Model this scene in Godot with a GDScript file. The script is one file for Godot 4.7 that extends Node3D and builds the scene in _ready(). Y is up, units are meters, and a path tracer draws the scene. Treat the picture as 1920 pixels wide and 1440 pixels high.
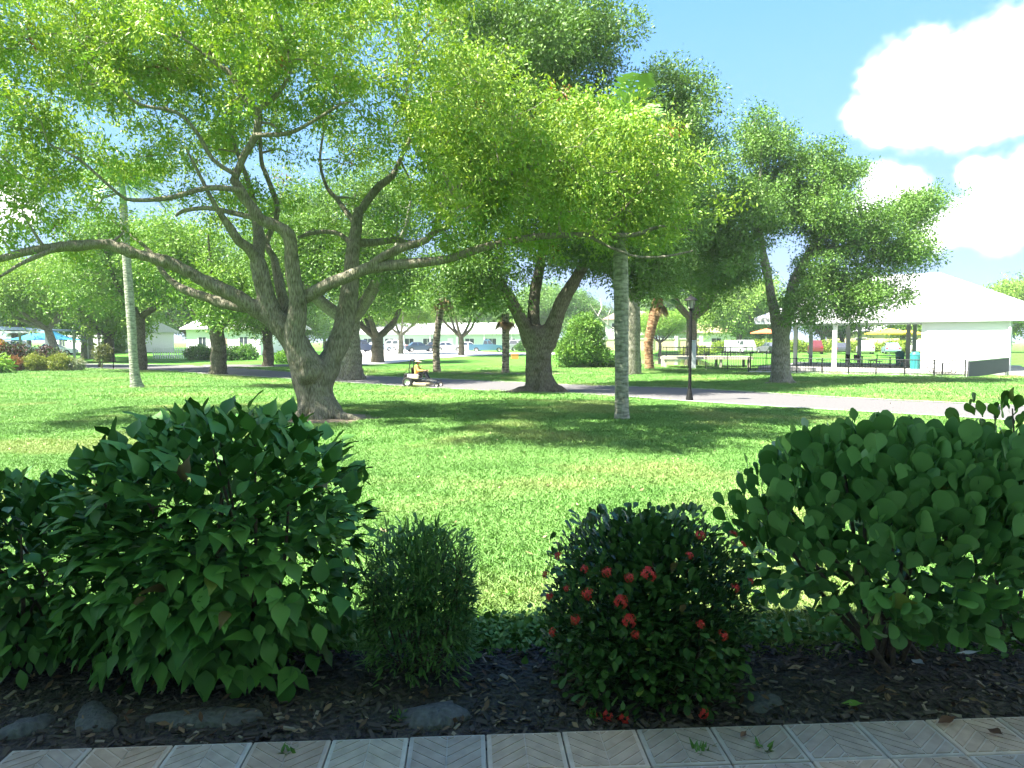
extends Node3D
# A park lawn seen from the patio of a house: shrubs, oaks, palms, a road, a pavilion.

# ------------------------------------------------------------------ geometry collector
class G:
	var v := PackedVector3Array()
	var n := PackedVector3Array()
	var u := PackedVector2Array()
	var c := PackedColorArray()
	var ix := PackedInt32Array()
	var col := Color(1, 1, 1)
	var use_col := false

	func vert(p: Vector3, nn: Vector3, uv: Vector2) -> int:
		v.append(p)
		n.append(nn)
		u.append(uv)
		if use_col:
			c.append(col)
		return v.size() - 1

	# corners counter-clockwise seen from outside
	func quad(a: Vector3, b: Vector3, cc: Vector3, d: Vector3) -> void:
		var nn := (b - a).cross(d - a)
		if nn.length_squared() < 1e-16:
			nn = (cc - b).cross(a - b)
		nn = nn.normalized()
		var l := (b - a).length()
		var h := (d - a).length()
		var k := vert(a, nn, Vector2(0, 0))
		vert(b, nn, Vector2(l, 0))
		vert(cc, nn, Vector2(l, h))
		vert(d, nn, Vector2(0, h))
		ix.append_array(PackedInt32Array([k, k + 2, k + 1, k, k + 3, k + 2]))

	func tri(a: Vector3, b: Vector3, cc: Vector3) -> void:
		var nn := (b - a).cross(cc - a).normalized()
		var k := vert(a, nn, Vector2(0, 0))
		vert(b, nn, Vector2(1, 0))
		vert(cc, nn, Vector2(0, 1))
		ix.append_array(PackedInt32Array([k, k + 2, k + 1]))

	# box with chamfered edges
	func box(cen: Vector3, size: Vector3, bev := 0.0, b := Basis()) -> void:
		var h := size * 0.5
		bev = minf(bev, minf(h.x, minf(h.y, h.z)) * 0.9)
		var P := func(x: float, y: float, z: float) -> Vector3: return cen + b * Vector3(x, y, z)
		var i := h - Vector3.ONE * bev
		for s in [-1.0, 1.0]:
			var q: Array = [P.call(s * h.x, -i.y, -i.z), P.call(s * h.x, i.y, -i.z), P.call(s * h.x, i.y, i.z), P.call(s * h.x, -i.y, i.z)]
			if s > 0: quad(q[0], q[1], q[2], q[3])
			else: quad(q[3], q[2], q[1], q[0])
			q = [P.call(-i.x, s * h.y, -i.z), P.call(-i.x, s * h.y, i.z), P.call(i.x, s * h.y, i.z), P.call(i.x, s * h.y, -i.z)]
			if s > 0: quad(q[0], q[1], q[2], q[3])
			else: quad(q[3], q[2], q[1], q[0])
			q = [P.call(-i.x, -i.y, s * h.z), P.call(i.x, -i.y, s * h.z), P.call(i.x, i.y, s * h.z), P.call(-i.x, i.y, s * h.z)]
			if s > 0: quad(q[0], q[1], q[2], q[3])
			else: quad(q[3], q[2], q[1], q[0])
		if bev <= 0.0:
			return
		for s in [-1.0, 1.0]:
			for t in [-1.0, 1.0]:
				var e: Array = [P.call(s * h.x, t * i.y, -i.z), P.call(s * i.x, t * h.y, -i.z), P.call(s * i.x, t * h.y, i.z), P.call(s * h.x, t * i.y, i.z)]
				if s * t > 0: quad(e[0], e[1], e[2], e[3])
				else: quad(e[3], e[2], e[1], e[0])
				e = [P.call(s * h.x, -i.y, t * i.z), P.call(s * h.x, i.y, t * i.z), P.call(s * i.x, i.y, t * h.z), P.call(s * i.x, -i.y, t * h.z)]
				if s * t > 0: quad(e[0], e[1], e[2], e[3])
				else: quad(e[3], e[2], e[1], e[0])
				e = [P.call(-i.x, s * h.y, t * i.z), P.call(-i.x, s * i.y, t * h.z), P.call(i.x, s * i.y, t * h.z), P.call(i.x, s * h.y, t * i.z)]
				if s * t > 0: quad(e[0], e[1], e[2], e[3])
				else: quad(e[3], e[2], e[1], e[0])
				for w in [-1.0, 1.0]:
					var a3: Vector3 = P.call(s * h.x, t * i.y, w * i.z)
					var b3: Vector3 = P.call(s * i.x, t * h.y, w * i.z)
					var c3: Vector3 = P.call(s * i.x, t * i.y, w * h.z)
					if s * t * w > 0: tri(a3, b3, c3)
					else: tri(a3, c3, b3)

	# swept round bar; rough displaces the radius
	func tube(pts: PackedVector3Array, rad: PackedFloat32Array, sides: int, rough := 0.0, noise: FastNoiseLite = null, us := 1.0, vs := 1.0, cap := true) -> void:
		var m := pts.size()
		if m < 2:
			return
		var t0 := (pts[1] - pts[0]).normalized()
		var x := t0.cross(Vector3(0.31, 0.2, 0.93)).normalized()
		var run := 0.0
		var first := v.size()
		for i in m:
			var t: Vector3 = (pts[mini(i + 1, m - 1)] - pts[maxi(i - 1, 0)]).normalized()
			x = (x - t * x.dot(t)).normalized()
			var y := t.cross(x)
			if i > 0:
				run += pts[i].distance_to(pts[i - 1])
			for s in sides + 1:
				var a := TAU * (s % sides) / sides
				var d := x * cos(a) + y * sin(a)
				var r := rad[i]
				if rough > 0.0:
					r *= 1.0 + rough * noise.get_noise_3dv(pts[i] * 1.2 + d * maxf(r, 0.15) * 2.0)
				vert(pts[i] + d * r, d, Vector2(us * s / sides, run * vs))
		for i in m - 1:
			for s in sides:
				var k := first + i * (sides + 1) + s
				var k2 := k + sides + 1
				ix.append_array(PackedInt32Array([k, k2, k + 1, k + 1, k2, k2 + 1]))
		if cap:
			for e in [0, m - 1]:
				var tn: Vector3 = (pts[0] - pts[1]).normalized() if e == 0 else (pts[m - 1] - pts[m - 2]).normalized()
				var cc := vert(pts[e], tn, Vector2.ZERO)
				for s in sides:
					var k: int = first + e * (sides + 1) + s
					if e == 0:
						ix.append_array(PackedInt32Array([cc, k, k + 1]))
					else:
						ix.append_array(PackedInt32Array([cc, k + 1, k]))

	func bar(a: Vector3, b: Vector3, r: float, sides := 8, r2 := -1.0) -> void:
		tube(PackedVector3Array([a, b]), PackedFloat32Array([r, r if r2 < 0.0 else r2]), sides)

	# profile points (radius, height) turned about the local Y axis
	func lathe(prof: Array, seg: int, xf := Transform3D()) -> void:
		var m := prof.size()
		for i in m - 1:
			var a: Vector2 = prof[i]
			var b: Vector2 = prof[i + 1]
			var d := b - a
			var nn := Vector2(d.y, -d.x).normalized()
			var first := v.size()
			for s in seg + 1:
				var t := TAU * s / seg
				var dir := Vector3(cos(t), 0, sin(t))
				var wn := (xf.basis * (dir * nn.x + Vector3.UP * nn.y)).normalized()
				vert(xf * (dir * a.x + Vector3.UP * a.y), wn, Vector2(float(s) / seg, a.y))
				vert(xf * (dir * b.x + Vector3.UP * b.y), wn, Vector2(float(s) / seg, b.y))
			for s in seg:
				var k := first + s * 2
				ix.append_array(PackedInt32Array([k, k + 2, k + 1, k + 1, k + 2, k + 3]))

	# polygon in xy (counter-clockwise) extruded along z from z0 to z1
	func prism(poly: PackedVector2Array, z0: float, z1: float, xf := Transform3D(), inset := 0.0) -> void:
		var front := poly
		if inset > 0.0:
			var o := Geometry2D.offset_polygon(poly, -inset)
			if o.size() == 1 and o[0].size() == poly.size():
				front = o[0]
				var best := 0
				for k in front.size():
					if front[k].distance_to(poly[0]) < front[best].distance_to(poly[0]):
						best = k
				var turned := PackedVector2Array()
				for k in front.size():
					turned.append(front[(k + best) % front.size()])
				front = turned
		var tris := Geometry2D.triangulate_polygon(front)
		for f in [0, 1]:
			var z: float = z1 if f == 1 else z0
			var nn := (xf.basis * Vector3(0, 0, 1.0 if f == 1 else -1.0)).normalized()
			var base := v.size()
			for p in front:
				vert(xf * Vector3(p.x, p.y, z), nn, p)
			for k in range(0, tris.size(), 3):
				var a := front[tris[k]]
				var b := front[tris[k + 1]]
				var cc := front[tris[k + 2]]
				var ccw := (b - a).cross(cc - a) > 0.0
				if ccw == (f == 1):
					ix.append_array(PackedInt32Array([base + tris[k], base + tris[k + 2], base + tris[k + 1]]))
				else:
					ix.append_array(PackedInt32Array([base + tris[k], base + tris[k + 1], base + tris[k + 2]]))
		var m := poly.size()
		for k in m:
			var a := poly[k]
			var b := poly[(k + 1) % m]
			var fa := front[k] if front.size() == m else a
			var fb := front[(k + 1) % m] if front.size() == m else b
			var d0 := z0 + inset
			var d1 := z1 - inset
			quad(xf * Vector3(a.x, a.y, d0), xf * Vector3(b.x, b.y, d0), xf * Vector3(b.x, b.y, d1), xf * Vector3(a.x, a.y, d1))
			if inset > 0.0:
				quad(xf * Vector3(a.x, a.y, d1), xf * Vector3(b.x, b.y, d1), xf * Vector3(fb.x, fb.y, z1), xf * Vector3(fa.x, fa.y, z1))
				quad(xf * Vector3(fa.x, fa.y, z0), xf * Vector3(fb.x, fb.y, z0), xf * Vector3(b.x, b.y, d0), xf * Vector3(a.x, a.y, d0))

	func mesh(m: Material) -> ArrayMesh:
		var arr := []
		arr.resize(Mesh.ARRAY_MAX)
		arr[Mesh.ARRAY_VERTEX] = v
		arr[Mesh.ARRAY_NORMAL] = n
		arr[Mesh.ARRAY_TEX_UV] = u
		if use_col:
			arr[Mesh.ARRAY_COLOR] = c
		arr[Mesh.ARRAY_INDEX] = ix
		var am := ArrayMesh.new()
		am.add_surface_from_arrays(Mesh.PRIMITIVE_TRIANGLES, arr)
		am.surface_set_material(0, m)
		return am


# ------------------------------------------------------------------ scene helpers
var names := {}
var M := {}
var rng := RandomNumberGenerator.new()
var lump := FastNoiseLite.new()

func numbered(called: String) -> String:
	if not names.has(called):
		names[called] = 0
		return called
	names[called] += 1
	return "%s_%03d" % [called, names[called]]

func thing(called: String, label: String, category: String, pos := Vector3.ZERO, turn := 0.0, group := "") -> Node3D:
	var o := Node3D.new()
	o.name = numbered(called)
	add_child(o)
	o.position = pos
	o.rotation.y = turn
	o.set_meta("label", label)
	o.set_meta("category", category)
	if group != "":
		o.set_meta("group", group)
	return o

func copy(src: Node3D, called: String, pos: Vector3, turn: float, size := Vector3.ONE, label := "") -> Node3D:
	var o: Node3D = src.duplicate()
	o.name = numbered(called)
	add_child(o)
	o.transform = Transform3D(Basis(Vector3.UP, turn).scaled_local(size), pos)
	if label != "":
		o.set_meta("label", label)
	return o

func part(parent: Node3D, called: String, g, m: Material, xf := Transform3D()) -> MeshInstance3D:
	var o := MeshInstance3D.new()
	o.name = called
	o.mesh = g.mesh(m) if g is G else g
	if not (g is G):
		o.material_override = m
	o.transform = xf
	parent.add_child(o, true)
	return o

func solo(called: String, g: G, m: Material, label: String, category: String, pos := Vector3.ZERO, turn := 0.0, group := "") -> MeshInstance3D:
	var o := part(self, numbered(called), g, m)
	o.position = pos
	o.rotation.y = turn
	o.set_meta("label", label)
	o.set_meta("category", category)
	if group != "":
		o.set_meta("group", group)
	return o

func setting(called: String, g: G, m: Material) -> MeshInstance3D:
	var o := part(self, numbered(called), g, m)
	o.set_meta("kind", "structure")
	return o

func scatter(parent: Node3D, called: String, mesh: Mesh, xfs: Array[Transform3D], cols: PackedColorArray) -> MultiMeshInstance3D:
	var mm := MultiMesh.new()
	mm.transform_format = MultiMesh.TRANSFORM_3D
	mm.use_colors = true
	mm.mesh = mesh
	mm.instance_count = xfs.size()
	var b := PackedFloat32Array()
	b.resize(xfs.size() * 16)
	for i in xfs.size():
		var t := xfs[i]
		var k := i * 16
		b[k] = t.basis.x.x; b[k + 1] = t.basis.y.x; b[k + 2] = t.basis.z.x; b[k + 3] = t.origin.x
		b[k + 4] = t.basis.x.y; b[k + 5] = t.basis.y.y; b[k + 6] = t.basis.z.y; b[k + 7] = t.origin.y
		b[k + 8] = t.basis.x.z; b[k + 9] = t.basis.y.z; b[k + 10] = t.basis.z.z; b[k + 11] = t.origin.z
		var cc := cols[i]
		b[k + 12] = cc.r; b[k + 13] = cc.g; b[k + 14] = cc.b; b[k + 15] = 1.0
	mm.buffer = b
	var o := MultiMeshInstance3D.new()
	o.name = called
	o.multimesh = mm
	o.set_meta("kind", "stuff")
	parent.add_child(o, true)
	return o

func lin(r: float, g: float, b: float) -> Color:
	return Color(r, g, b).linear_to_srgb()

func ss(a: float, b: float, x: float) -> float:
	var t := clampf((x - a) / (b - a), 0.0, 1.0)
	return t * t * (3.0 - 2.0 * t)

# height of the ground
func gy(x: float, z: float) -> float:
	var d := -z
	var near := 0.3 * (1.0 - ss(4.5, 14.0, d))
	var dip := -0.3 * exp(-(pow((x + 3.0) / 16.0, 2) + pow((d - 38.0) / 12.0, 2)))
	var m := 1.0 - ss(0.55, 1.15, Vector2((x - 19.0) / 11.0, (d - 92.0) / 28.0).length())
	return near + dip + 0.5 * ss(60.0, 100.0, d) * (1.0 - m) - 0.95 * m

func on_ground(x: float, z: float) -> Vector3:
	return Vector3(x, gy(x, z), z)

func gauss() -> float:
	return rng.randfn(0.0, 1.0)

func rand_basis(s: float) -> Basis:
	var ax := Vector3(gauss(), gauss(), gauss()).normalized()
	return Basis(ax, rng.randf() * TAU).scaled(Vector3.ONE * s)

func aim(dir: Vector3, up: Vector3) -> Basis:
	var z := dir.normalized()
	var x := up.cross(z)
	if x.length_squared() < 1e-6:
		x = Vector3(1, 0, 0.1).cross(z)
	x = x.normalized()
	return Basis(x, z.cross(x), z)

# ------------------------------------------------------------------ materials
func noise_tex(size: int, freq: float, ramp: Array, kind := FastNoiseLite.TYPE_SIMPLEX_SMOOTH, octaves := 5, sd := 1) -> NoiseTexture2D:
	var f := FastNoiseLite.new()
	f.noise_type = kind
	f.frequency = freq
	f.fractal_octaves = octaves
	f.seed = sd
	var t := NoiseTexture2D.new()
	t.width = size
	t.height = size
	t.seamless = true
	t.noise = f
	if ramp.size() > 0:
		var gr := Gradient.new()
		var offs := PackedFloat32Array()
		var cs := PackedColorArray()
		for k in ramp:
			offs.append(k[0])
			cs.append(k[1])
		gr.offsets = offs
		gr.colors = cs
		t.color_ramp = gr
	return t

func plain(c: Color, rough := 0.7, metal := 0.0, spec := 0.5) -> StandardMaterial3D:
	var m := StandardMaterial3D.new()
	m.albedo_color = c
	m.roughness = rough
	m.metallic = metal
	m.metallic_specular = spec
	return m

# colour with grain, mapped in the object's own or the world's axes
func grained(dark: Color, light: Color, freq: float, scale: float, rough := 0.85, relief := 0.0, world := false, octaves := 5) -> StandardMaterial3D:
	var m := StandardMaterial3D.new()
	m.albedo_texture = noise_tex(256, freq, [[0.0, dark], [0.35, dark.lerp(light, 0.4)], [0.65, dark.lerp(light, 0.7)], [1.0, light]], FastNoiseLite.TYPE_SIMPLEX_SMOOTH, octaves, int(freq * 1000) + 3)
	m.uv1_triplanar = true
	m.uv1_world_triplanar = world
	m.uv1_scale = Vector3.ONE * scale
	m.roughness = rough
	if relief > 0.0:
		m.heightmap_enabled = true
		m.heightmap_scale = relief
		m.heightmap_texture = noise_tex(256, freq, [], FastNoiseLite.TYPE_SIMPLEX_SMOOTH, octaves, int(freq * 1000) + 3)
	return m

func leafy(back: float, rough := 0.5) -> StandardMaterial3D:
	var m := StandardMaterial3D.new()
	m.vertex_color_use_as_albedo = true
	m.roughness = rough
	m.metallic_specular = 0.4
	m.backlight_enabled = true
	m.backlight = Color(1.0, 1.0, 0.55) * back
	m.cull_mode = BaseMaterial3D.CULL_DISABLED
	return m

func bark(dark: Color, light: Color, across: float, along: float, relief: float) -> StandardMaterial3D:
	var m := StandardMaterial3D.new()
	m.albedo_texture = noise_tex(512, 0.03, [[0.0, dark], [0.3, dark.lerp(light, 0.3)], [0.55, dark.lerp(light, 0.75)], [1.0, light]], FastNoiseLite.TYPE_SIMPLEX, 6, 11)
	m.uv1_triplanar = true
	m.uv1_scale = Vector3(across, along, across)
	m.roughness = 0.95
	m.metallic_specular = 0.2
	m.heightmap_enabled = true
	m.heightmap_scale = relief
	m.heightmap_texture = noise_tex(512, 0.03, [], FastNoiseLite.TYPE_SIMPLEX, 6, 11)
	m.detail_enabled = true
	m.detail_blend_mode = BaseMaterial3D.BLEND_MODE_MUL
	m.detail_uv_layer = BaseMaterial3D.DETAIL_UV_2
	m.uv2_triplanar = true
	m.uv2_scale = Vector3.ONE * 0.35
	m.detail_albedo = noise_tex(256, 0.02, [[0.0, Color(0.66, 0.7, 0.58)], [0.5, Color(1, 1, 1)], [1.0, Color(0.88, 0.92, 0.82)]], FastNoiseLite.TYPE_SIMPLEX_SMOOTH, 4, 5)
	return m

# ringed palm bark: bands run round the trunk
func ringed(dark: Color, light: Color, bands: float, relief: float) -> StandardMaterial3D:
	var m := StandardMaterial3D.new()
	m.albedo_texture = noise_tex(512, 0.02, [[0.0, dark], [0.35, dark.lerp(light, 0.45)], [0.6, dark.lerp(light, 0.85)], [1.0, light]], FastNoiseLite.TYPE_SIMPLEX_SMOOTH, 5, 19)
	m.uv1_scale = Vector3(0.12, bands, 1)
	m.roughness = 0.9
	m.metallic_specular = 0.2
	m.heightmap_enabled = true
	m.heightmap_scale = relief
	m.heightmap_texture = noise_tex(512, 0.02, [], FastNoiseLite.TYPE_SIMPLEX_SMOOTH, 5, 19)
	m.detail_enabled = true
	m.detail_blend_mode = BaseMaterial3D.BLEND_MODE_MUL
	m.detail_uv_layer = BaseMaterial3D.DETAIL_UV_2
	m.uv2_triplanar = true
	m.uv2_scale = Vector3(1.2, 0.5, 1.2)
	m.detail_albedo = noise_tex(256, 0.03, [[0.0, Color(0.62, 0.68, 0.58)], [0.45, Color(0.95, 0.97, 0.92)], [1.0, Color(1, 1, 1)]], FastNoiseLite.TYPE_SIMPLEX_SMOOTH, 5, 6)
	return m

# measured limbs of the three traced trees: x, y, z, radius from the foot of the trunk; crowns: x, y, z, half sizes, twigs
const OAK_LIMBS := [
	[0.02,-0.22,0.0,0.718,-0.0,0.08,0.0,0.577,-0.08,0.44,0.0,0.484,-0.16,0.89,0.0,0.468,-0.24,1.25,0.0,0.484],
	[-0.23,1.18,0.05,0.452,-0.44,1.72,0.11,0.39,-0.7,2.25,0.17,0.335,-1.11,2.73,0.23,0.265,-1.3,3.27,0.28,0.234,-1.41,3.84,0.34,0.211,-1.48,4.26,0.4,0.187],
	[-1.48,4.26,0.4,0.156,-1.65,4.59,0.57,0.133,-1.84,4.74,0.74,0.125,-2.01,5.09,0.91,0.109,-2.18,5.4,1.09,0.078,-2.33,5.76,1.26,0.055,-2.57,6.39,1.43,0.039,-2.75,6.86,1.6,0.023],
	[-1.49,4.23,0.4,0.172,-1.57,4.88,0.0,0.156,-1.75,5.3,-0.4,0.14,-1.96,5.81,-0.8,0.101,-2.28,6.71,-1.2,0.078,-2.8,7.87,-1.6,0.055,-3.08,9.07,-2.0,0.039],
	[-1.11,2.71,0.2,0.234,-1.58,2.99,0.33,0.211,-1.95,3.26,0.46,0.187,-2.46,3.54,0.59,0.172,-2.96,3.81,0.71,0.156,-3.45,4.1,0.84,0.148,-3.94,4.26,0.97,0.14,-4.41,4.39,1.1,0.133,-4.95,4.59,1.23,0.125,-5.62,4.55,1.36,0.117,-6.21,4.48,1.49,0.109,-6.79,4.36,1.61,0.101,-7.37,4.17,1.74,0.086,-8.07,4.0,1.87,0.07,-9.26,4.21,2.0,0.047],
	[-1.66,3.03,0.1,0.156,-2.55,3.15,-0.13,0.148,-3.16,3.34,-0.36,0.133,-3.85,3.55,-0.59,0.117,-4.32,3.79,-0.81,0.094,-4.76,4.15,-1.04,0.078,-5.21,4.75,-1.27,0.055,-6.09,5.4,-1.5,0.039],
	[-6.07,4.44,1.6,0.062,-6.51,4.16,1.85,0.055,-6.74,3.94,2.1,0.039,-6.95,3.68,2.35,0.031,-7.41,3.51,2.6,0.023],
	[-0.17,1.34,0.35,0.39,-0.41,1.84,0.4,0.312,-0.51,2.27,0.46,0.257,-0.44,2.7,0.51,0.234,-0.36,3.12,0.57,0.211,-0.39,3.46,0.62,0.179,-0.48,4.09,0.68,0.164,-0.48,4.5,0.73,0.156,-0.54,4.9,0.78,0.156,-0.8,5.11,0.84,0.148,-1.19,5.27,0.89,0.133,-1.46,5.65,0.95,0.125,-1.68,6.0,1.0,0.117,-1.79,6.23,1.06,0.109,-1.65,6.53,1.11,0.094,-1.46,6.89,1.17,0.094,-1.16,7.32,1.22,0.094,-1.09,7.91,1.27,0.086,-1.37,8.15,1.33,0.078,-1.77,8.84,1.38,0.07,-2.19,9.11,1.44,0.062,-2.02,9.64,1.49,0.047,-1.95,10.47,1.55,0.039,-1.97,11.45,1.6,0.023],
	[-1.04,7.87,1.4,0.062,-0.5,8.24,1.52,0.055,-0.13,8.77,1.65,0.039,-0.26,9.61,1.77,0.031,-0.47,10.3,1.9,0.023],
	[-2.17,9.09,1.5,0.039,-2.74,9.5,1.73,0.031,-3.1,9.56,1.97,0.031,-3.51,10.1,2.2,0.023],
	[-1.1,7.27,1.4,0.062,-0.19,7.21,1.73,0.055,0.56,7.43,2.07,0.039,1.28,7.7,2.4,0.031],
	[-1.6,5.96,1.2,0.078,-2.29,5.95,1.5,0.07,-3.08,5.65,1.8,0.062,-3.84,5.53,2.1,0.047,-4.05,5.63,2.4,0.039,-4.73,6.33,2.7,0.031,-5.26,6.61,3.0,0.023],
	[-1.15,5.25,1.0,0.078,-1.89,5.44,0.85,0.07,-2.64,5.6,0.7,0.062,-3.34,5.56,0.55,0.055,-3.62,5.45,0.4,0.039],
	[-1.64,6.31,1.2,0.062,-2.18,6.66,1.4,0.055,-2.47,7.25,1.6,0.047,-2.89,7.7,1.8,0.047,-3.69,7.83,2.0,0.039,-4.2,8.32,2.2,0.031,-4.57,8.86,2.4,0.023],
	[-0.54,2.49,0.0,0.195,-1.02,3.23,-0.25,0.156,-1.24,3.91,-0.5,0.133,-1.46,4.54,-0.75,0.101,-1.72,4.94,-1.0,0.086,-1.47,5.89,-1.25,0.078,-1.85,6.93,-1.5,0.07,-2.08,7.45,-1.75,0.062,-2.17,8.76,-2.0,0.047,-2.04,10.08,-2.25,0.039,-1.77,11.74,-2.5,0.031],
	[-0.35,3.24,0.4,0.187,0.05,3.43,0.51,0.172,0.51,3.67,0.63,0.156,0.96,3.8,0.74,0.156,1.55,4.03,0.86,0.148,2.26,4.1,0.97,0.133,2.96,4.15,1.09,0.125,3.66,4.23,1.2,0.109,4.48,4.47,1.31,0.094,5.29,4.66,1.43,0.086,6.22,4.76,1.54,0.078,7.41,4.77,1.66,0.062,8.31,4.75,1.77,0.055,8.94,4.93,1.89,0.039,9.7,4.82,2.0,0.031],
	[1.55,4.02,0.9,0.125,1.99,4.32,1.01,0.117,2.56,4.55,1.12,0.101,3.12,4.7,1.23,0.094,3.41,5.08,1.34,0.078,3.56,5.59,1.46,0.062,4.1,6.03,1.57,0.055,4.9,6.13,1.68,0.047,5.81,6.43,1.79,0.039,6.59,6.53,1.9,0.023],
	[7.13,4.75,1.8,0.039,8.07,5.43,1.6,0.039,8.9,6.26,1.4,0.031,9.74,6.71,1.2,0.023],
	[7.13,4.72,1.8,0.039,8.15,4.23,2.0,0.031,8.89,4.16,2.2,0.031,9.6,4.28,2.4,0.023],
	[0.02,1.17,-0.1,0.429,0.3,1.69,-0.19,0.289,0.55,2.28,-0.27,0.257,0.66,2.87,-0.36,0.242,0.75,3.47,-0.45,0.226,0.82,4.21,-0.54,0.187,0.86,4.82,-0.62,0.172,0.94,5.42,-0.71,0.156,0.96,5.81,-0.8,0.133],
	[0.96,5.7,-0.8,0.117,1.21,6.12,-0.9,0.117,1.53,6.55,-1.0,0.109,1.87,6.84,-1.1,0.094,2.08,7.31,-1.2,0.062,2.38,8.09,-1.3,0.055,2.22,9.02,-1.4,0.047,2.68,10.71,-1.5,0.039,3.91,11.65,-1.6,0.031],
	[0.89,5.44,-0.8,0.094,0.54,5.85,-1.04,0.078,0.21,6.27,-1.28,0.07,-0.12,6.63,-1.52,0.055,-0.36,7.45,-1.76,0.039,-0.25,8.6,-2.0,0.031],
	[0.85,4.68,-0.7,0.094,0.43,5.16,-0.97,0.062,-0.25,5.28,-1.23,0.062,-0.95,5.17,-1.5,0.047],
	[0.85,4.9,-0.7,0.14,1.33,4.94,-1.0,0.109,1.97,5.06,-1.3,0.078,2.47,5.03,-1.6,0.055,3.22,5.46,-1.9,0.039,4.16,5.98,-2.2,0.031],
	[-0.16,0.39,0.2,0.312,-0.44,0.1,0.5,0.172,-0.77,0.02,0.8,0.078],
	[0.23,0.32,0.2,0.312,0.68,0.08,0.4,0.156,1.44,-0.0,0.6,0.055],
	[0.09,0.33,0.3,0.312,0.16,-0.07,0.6,0.195,0.13,-0.28,0.9,0.078],
]
const OAK_CROWN := [
	[5.36,6.35,1.0,4.3,2.08,3.2,161],
	[8.57,5.68,1.0,2.08,1.04,2.4,47],
	[3.48,7.47,0.6,2.83,1.7,3.5,76],
	[-0.41,9.67,0.0,4.83,3.66,5.5,170],
	[-3.76,8.29,0.8,4.63,2.94,4.5,144],
	[-6.8,7.76,1.2,3.57,2.74,4.0,102],
	[-9.81,7.43,1.0,2.77,2.77,4,51],
	[-2.62,6.93,-1.5,4.73,1.73,3.5,51],
	[-5.81,5.14,1.0,2.77,0.69,2.6,18],
	[2.55,5.41,1.0,1.8,0.83,2.2,18],
	[-0.94,11.88,0,5.56,1.9,5.5,76],
	[-4.95,10.33,1,4.16,1.53,4.5,76],
	[2.18,9.6,6,2.02,0.55,2.6,44],
	[3.88,9.74,5.5,1.57,0.52,2.2,28],
	[0.04,9.7,6.0,2.32,0.6,2.6,47],
]
const OAK2_LIMBS := [
	[-0.0,-0.32,0.0,0.945,-0.0,0.07,0.0,0.756,-0.08,0.61,0.0,0.602,-0.13,1.34,0.0,0.56,-0.13,2.08,0.0,0.574,-0.13,2.44,0.0,0.63],
	[-0.5,2.32,0.0,0.42,-0.82,3.05,0.1,0.294,-1.23,3.89,0.2,0.252,-1.71,4.72,0.3,0.21,-2.31,5.9,0.4,0.168,-2.78,7.54,0.5,0.126,-3.24,9.62,0.6,0.084],
	[-0.25,2.32,-0.1,0.385,-0.37,3.3,-0.25,0.28,-0.24,4.77,-0.4,0.238,0.12,6.98,-0.55,0.196,0.37,9.68,-0.7,0.14,0.61,12.61,-0.85,0.091,0.86,15.06,-1.0,0.049],
	[0.23,2.32,0.1,0.49,0.58,3.16,0.29,0.35,0.85,3.99,0.47,0.315,1.31,4.81,0.66,0.266,1.95,5.85,0.84,0.21,2.86,7.22,1.03,0.154,3.75,8.79,1.21,0.112,4.39,10.56,1.4,0.07],
	[-0.74,-0.1,0.3,0.42,-1.47,-0.08,0.55,0.175,-1.95,-0.11,0.8,0.07],
	[0.59,0.02,0.3,0.42,1.18,-0.13,0.55,0.175,1.64,-0.21,0.8,0.07],
]
const OAK2_CROWN := [
	[-0.39,13.28,0,4.64,4.15,5.5,161],
	[1.26,16.07,0,2.69,2.2,3.5,42],
	[-2.78,15.38,0,2.69,2.93,4,42],
	[0.8,8.04,0.3,5.57,3.15,5.5,127],
	[-2.75,4.88,1.2,2.12,1.88,3,42],
	[6.02,12.72,-2,2.2,2.33,4,51],
	[3.95,9.05,0,3.66,3.66,5,85],
	[-1.81,3.25,1.5,1.28,1.05,2,20],
	[3.18,5.65,0.5,2.65,1.44,3,34],
]
const RIGHT_LIMBS := [
	[0.01,-0.23,0.0,0.731,-0.0,0.16,0.0,0.533,-0.04,0.79,0.0,0.447,-0.07,1.91,0.0,0.43,-0.07,3.03,0.0,0.43],
	[-0.23,2.75,0.0,0.344,-0.45,3.58,0.1,0.258,-0.71,4.55,0.2,0.224,-1.05,6.06,0.3,0.189,-1.43,7.96,0.4,0.146,-1.52,10.37,0.5,0.086,-1.47,12.49,0.6,0.052],
	[0.08,2.75,0.0,0.344,0.31,4.01,-0.1,0.275,0.66,5.41,-0.2,0.241,1.37,6.68,-0.3,0.215,2.09,7.81,-0.4,0.172,2.65,9.49,-0.5,0.129,3.49,11.17,-0.6,0.069],
	[1.24,6.64,0.0,0.172,2.4,6.89,0.2,0.146,3.67,7.41,0.4,0.12,4.92,8.2,0.6,0.095,6.16,8.7,0.8,0.069,6.98,9.07,1.0,0.034],
	[-0.81,-0.18,0.3,0.258,-1.52,-0.44,0.6,0.086],
	[0.45,-0.1,0.3,0.258,0.98,-0.36,0.6,0.086],
]
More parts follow.
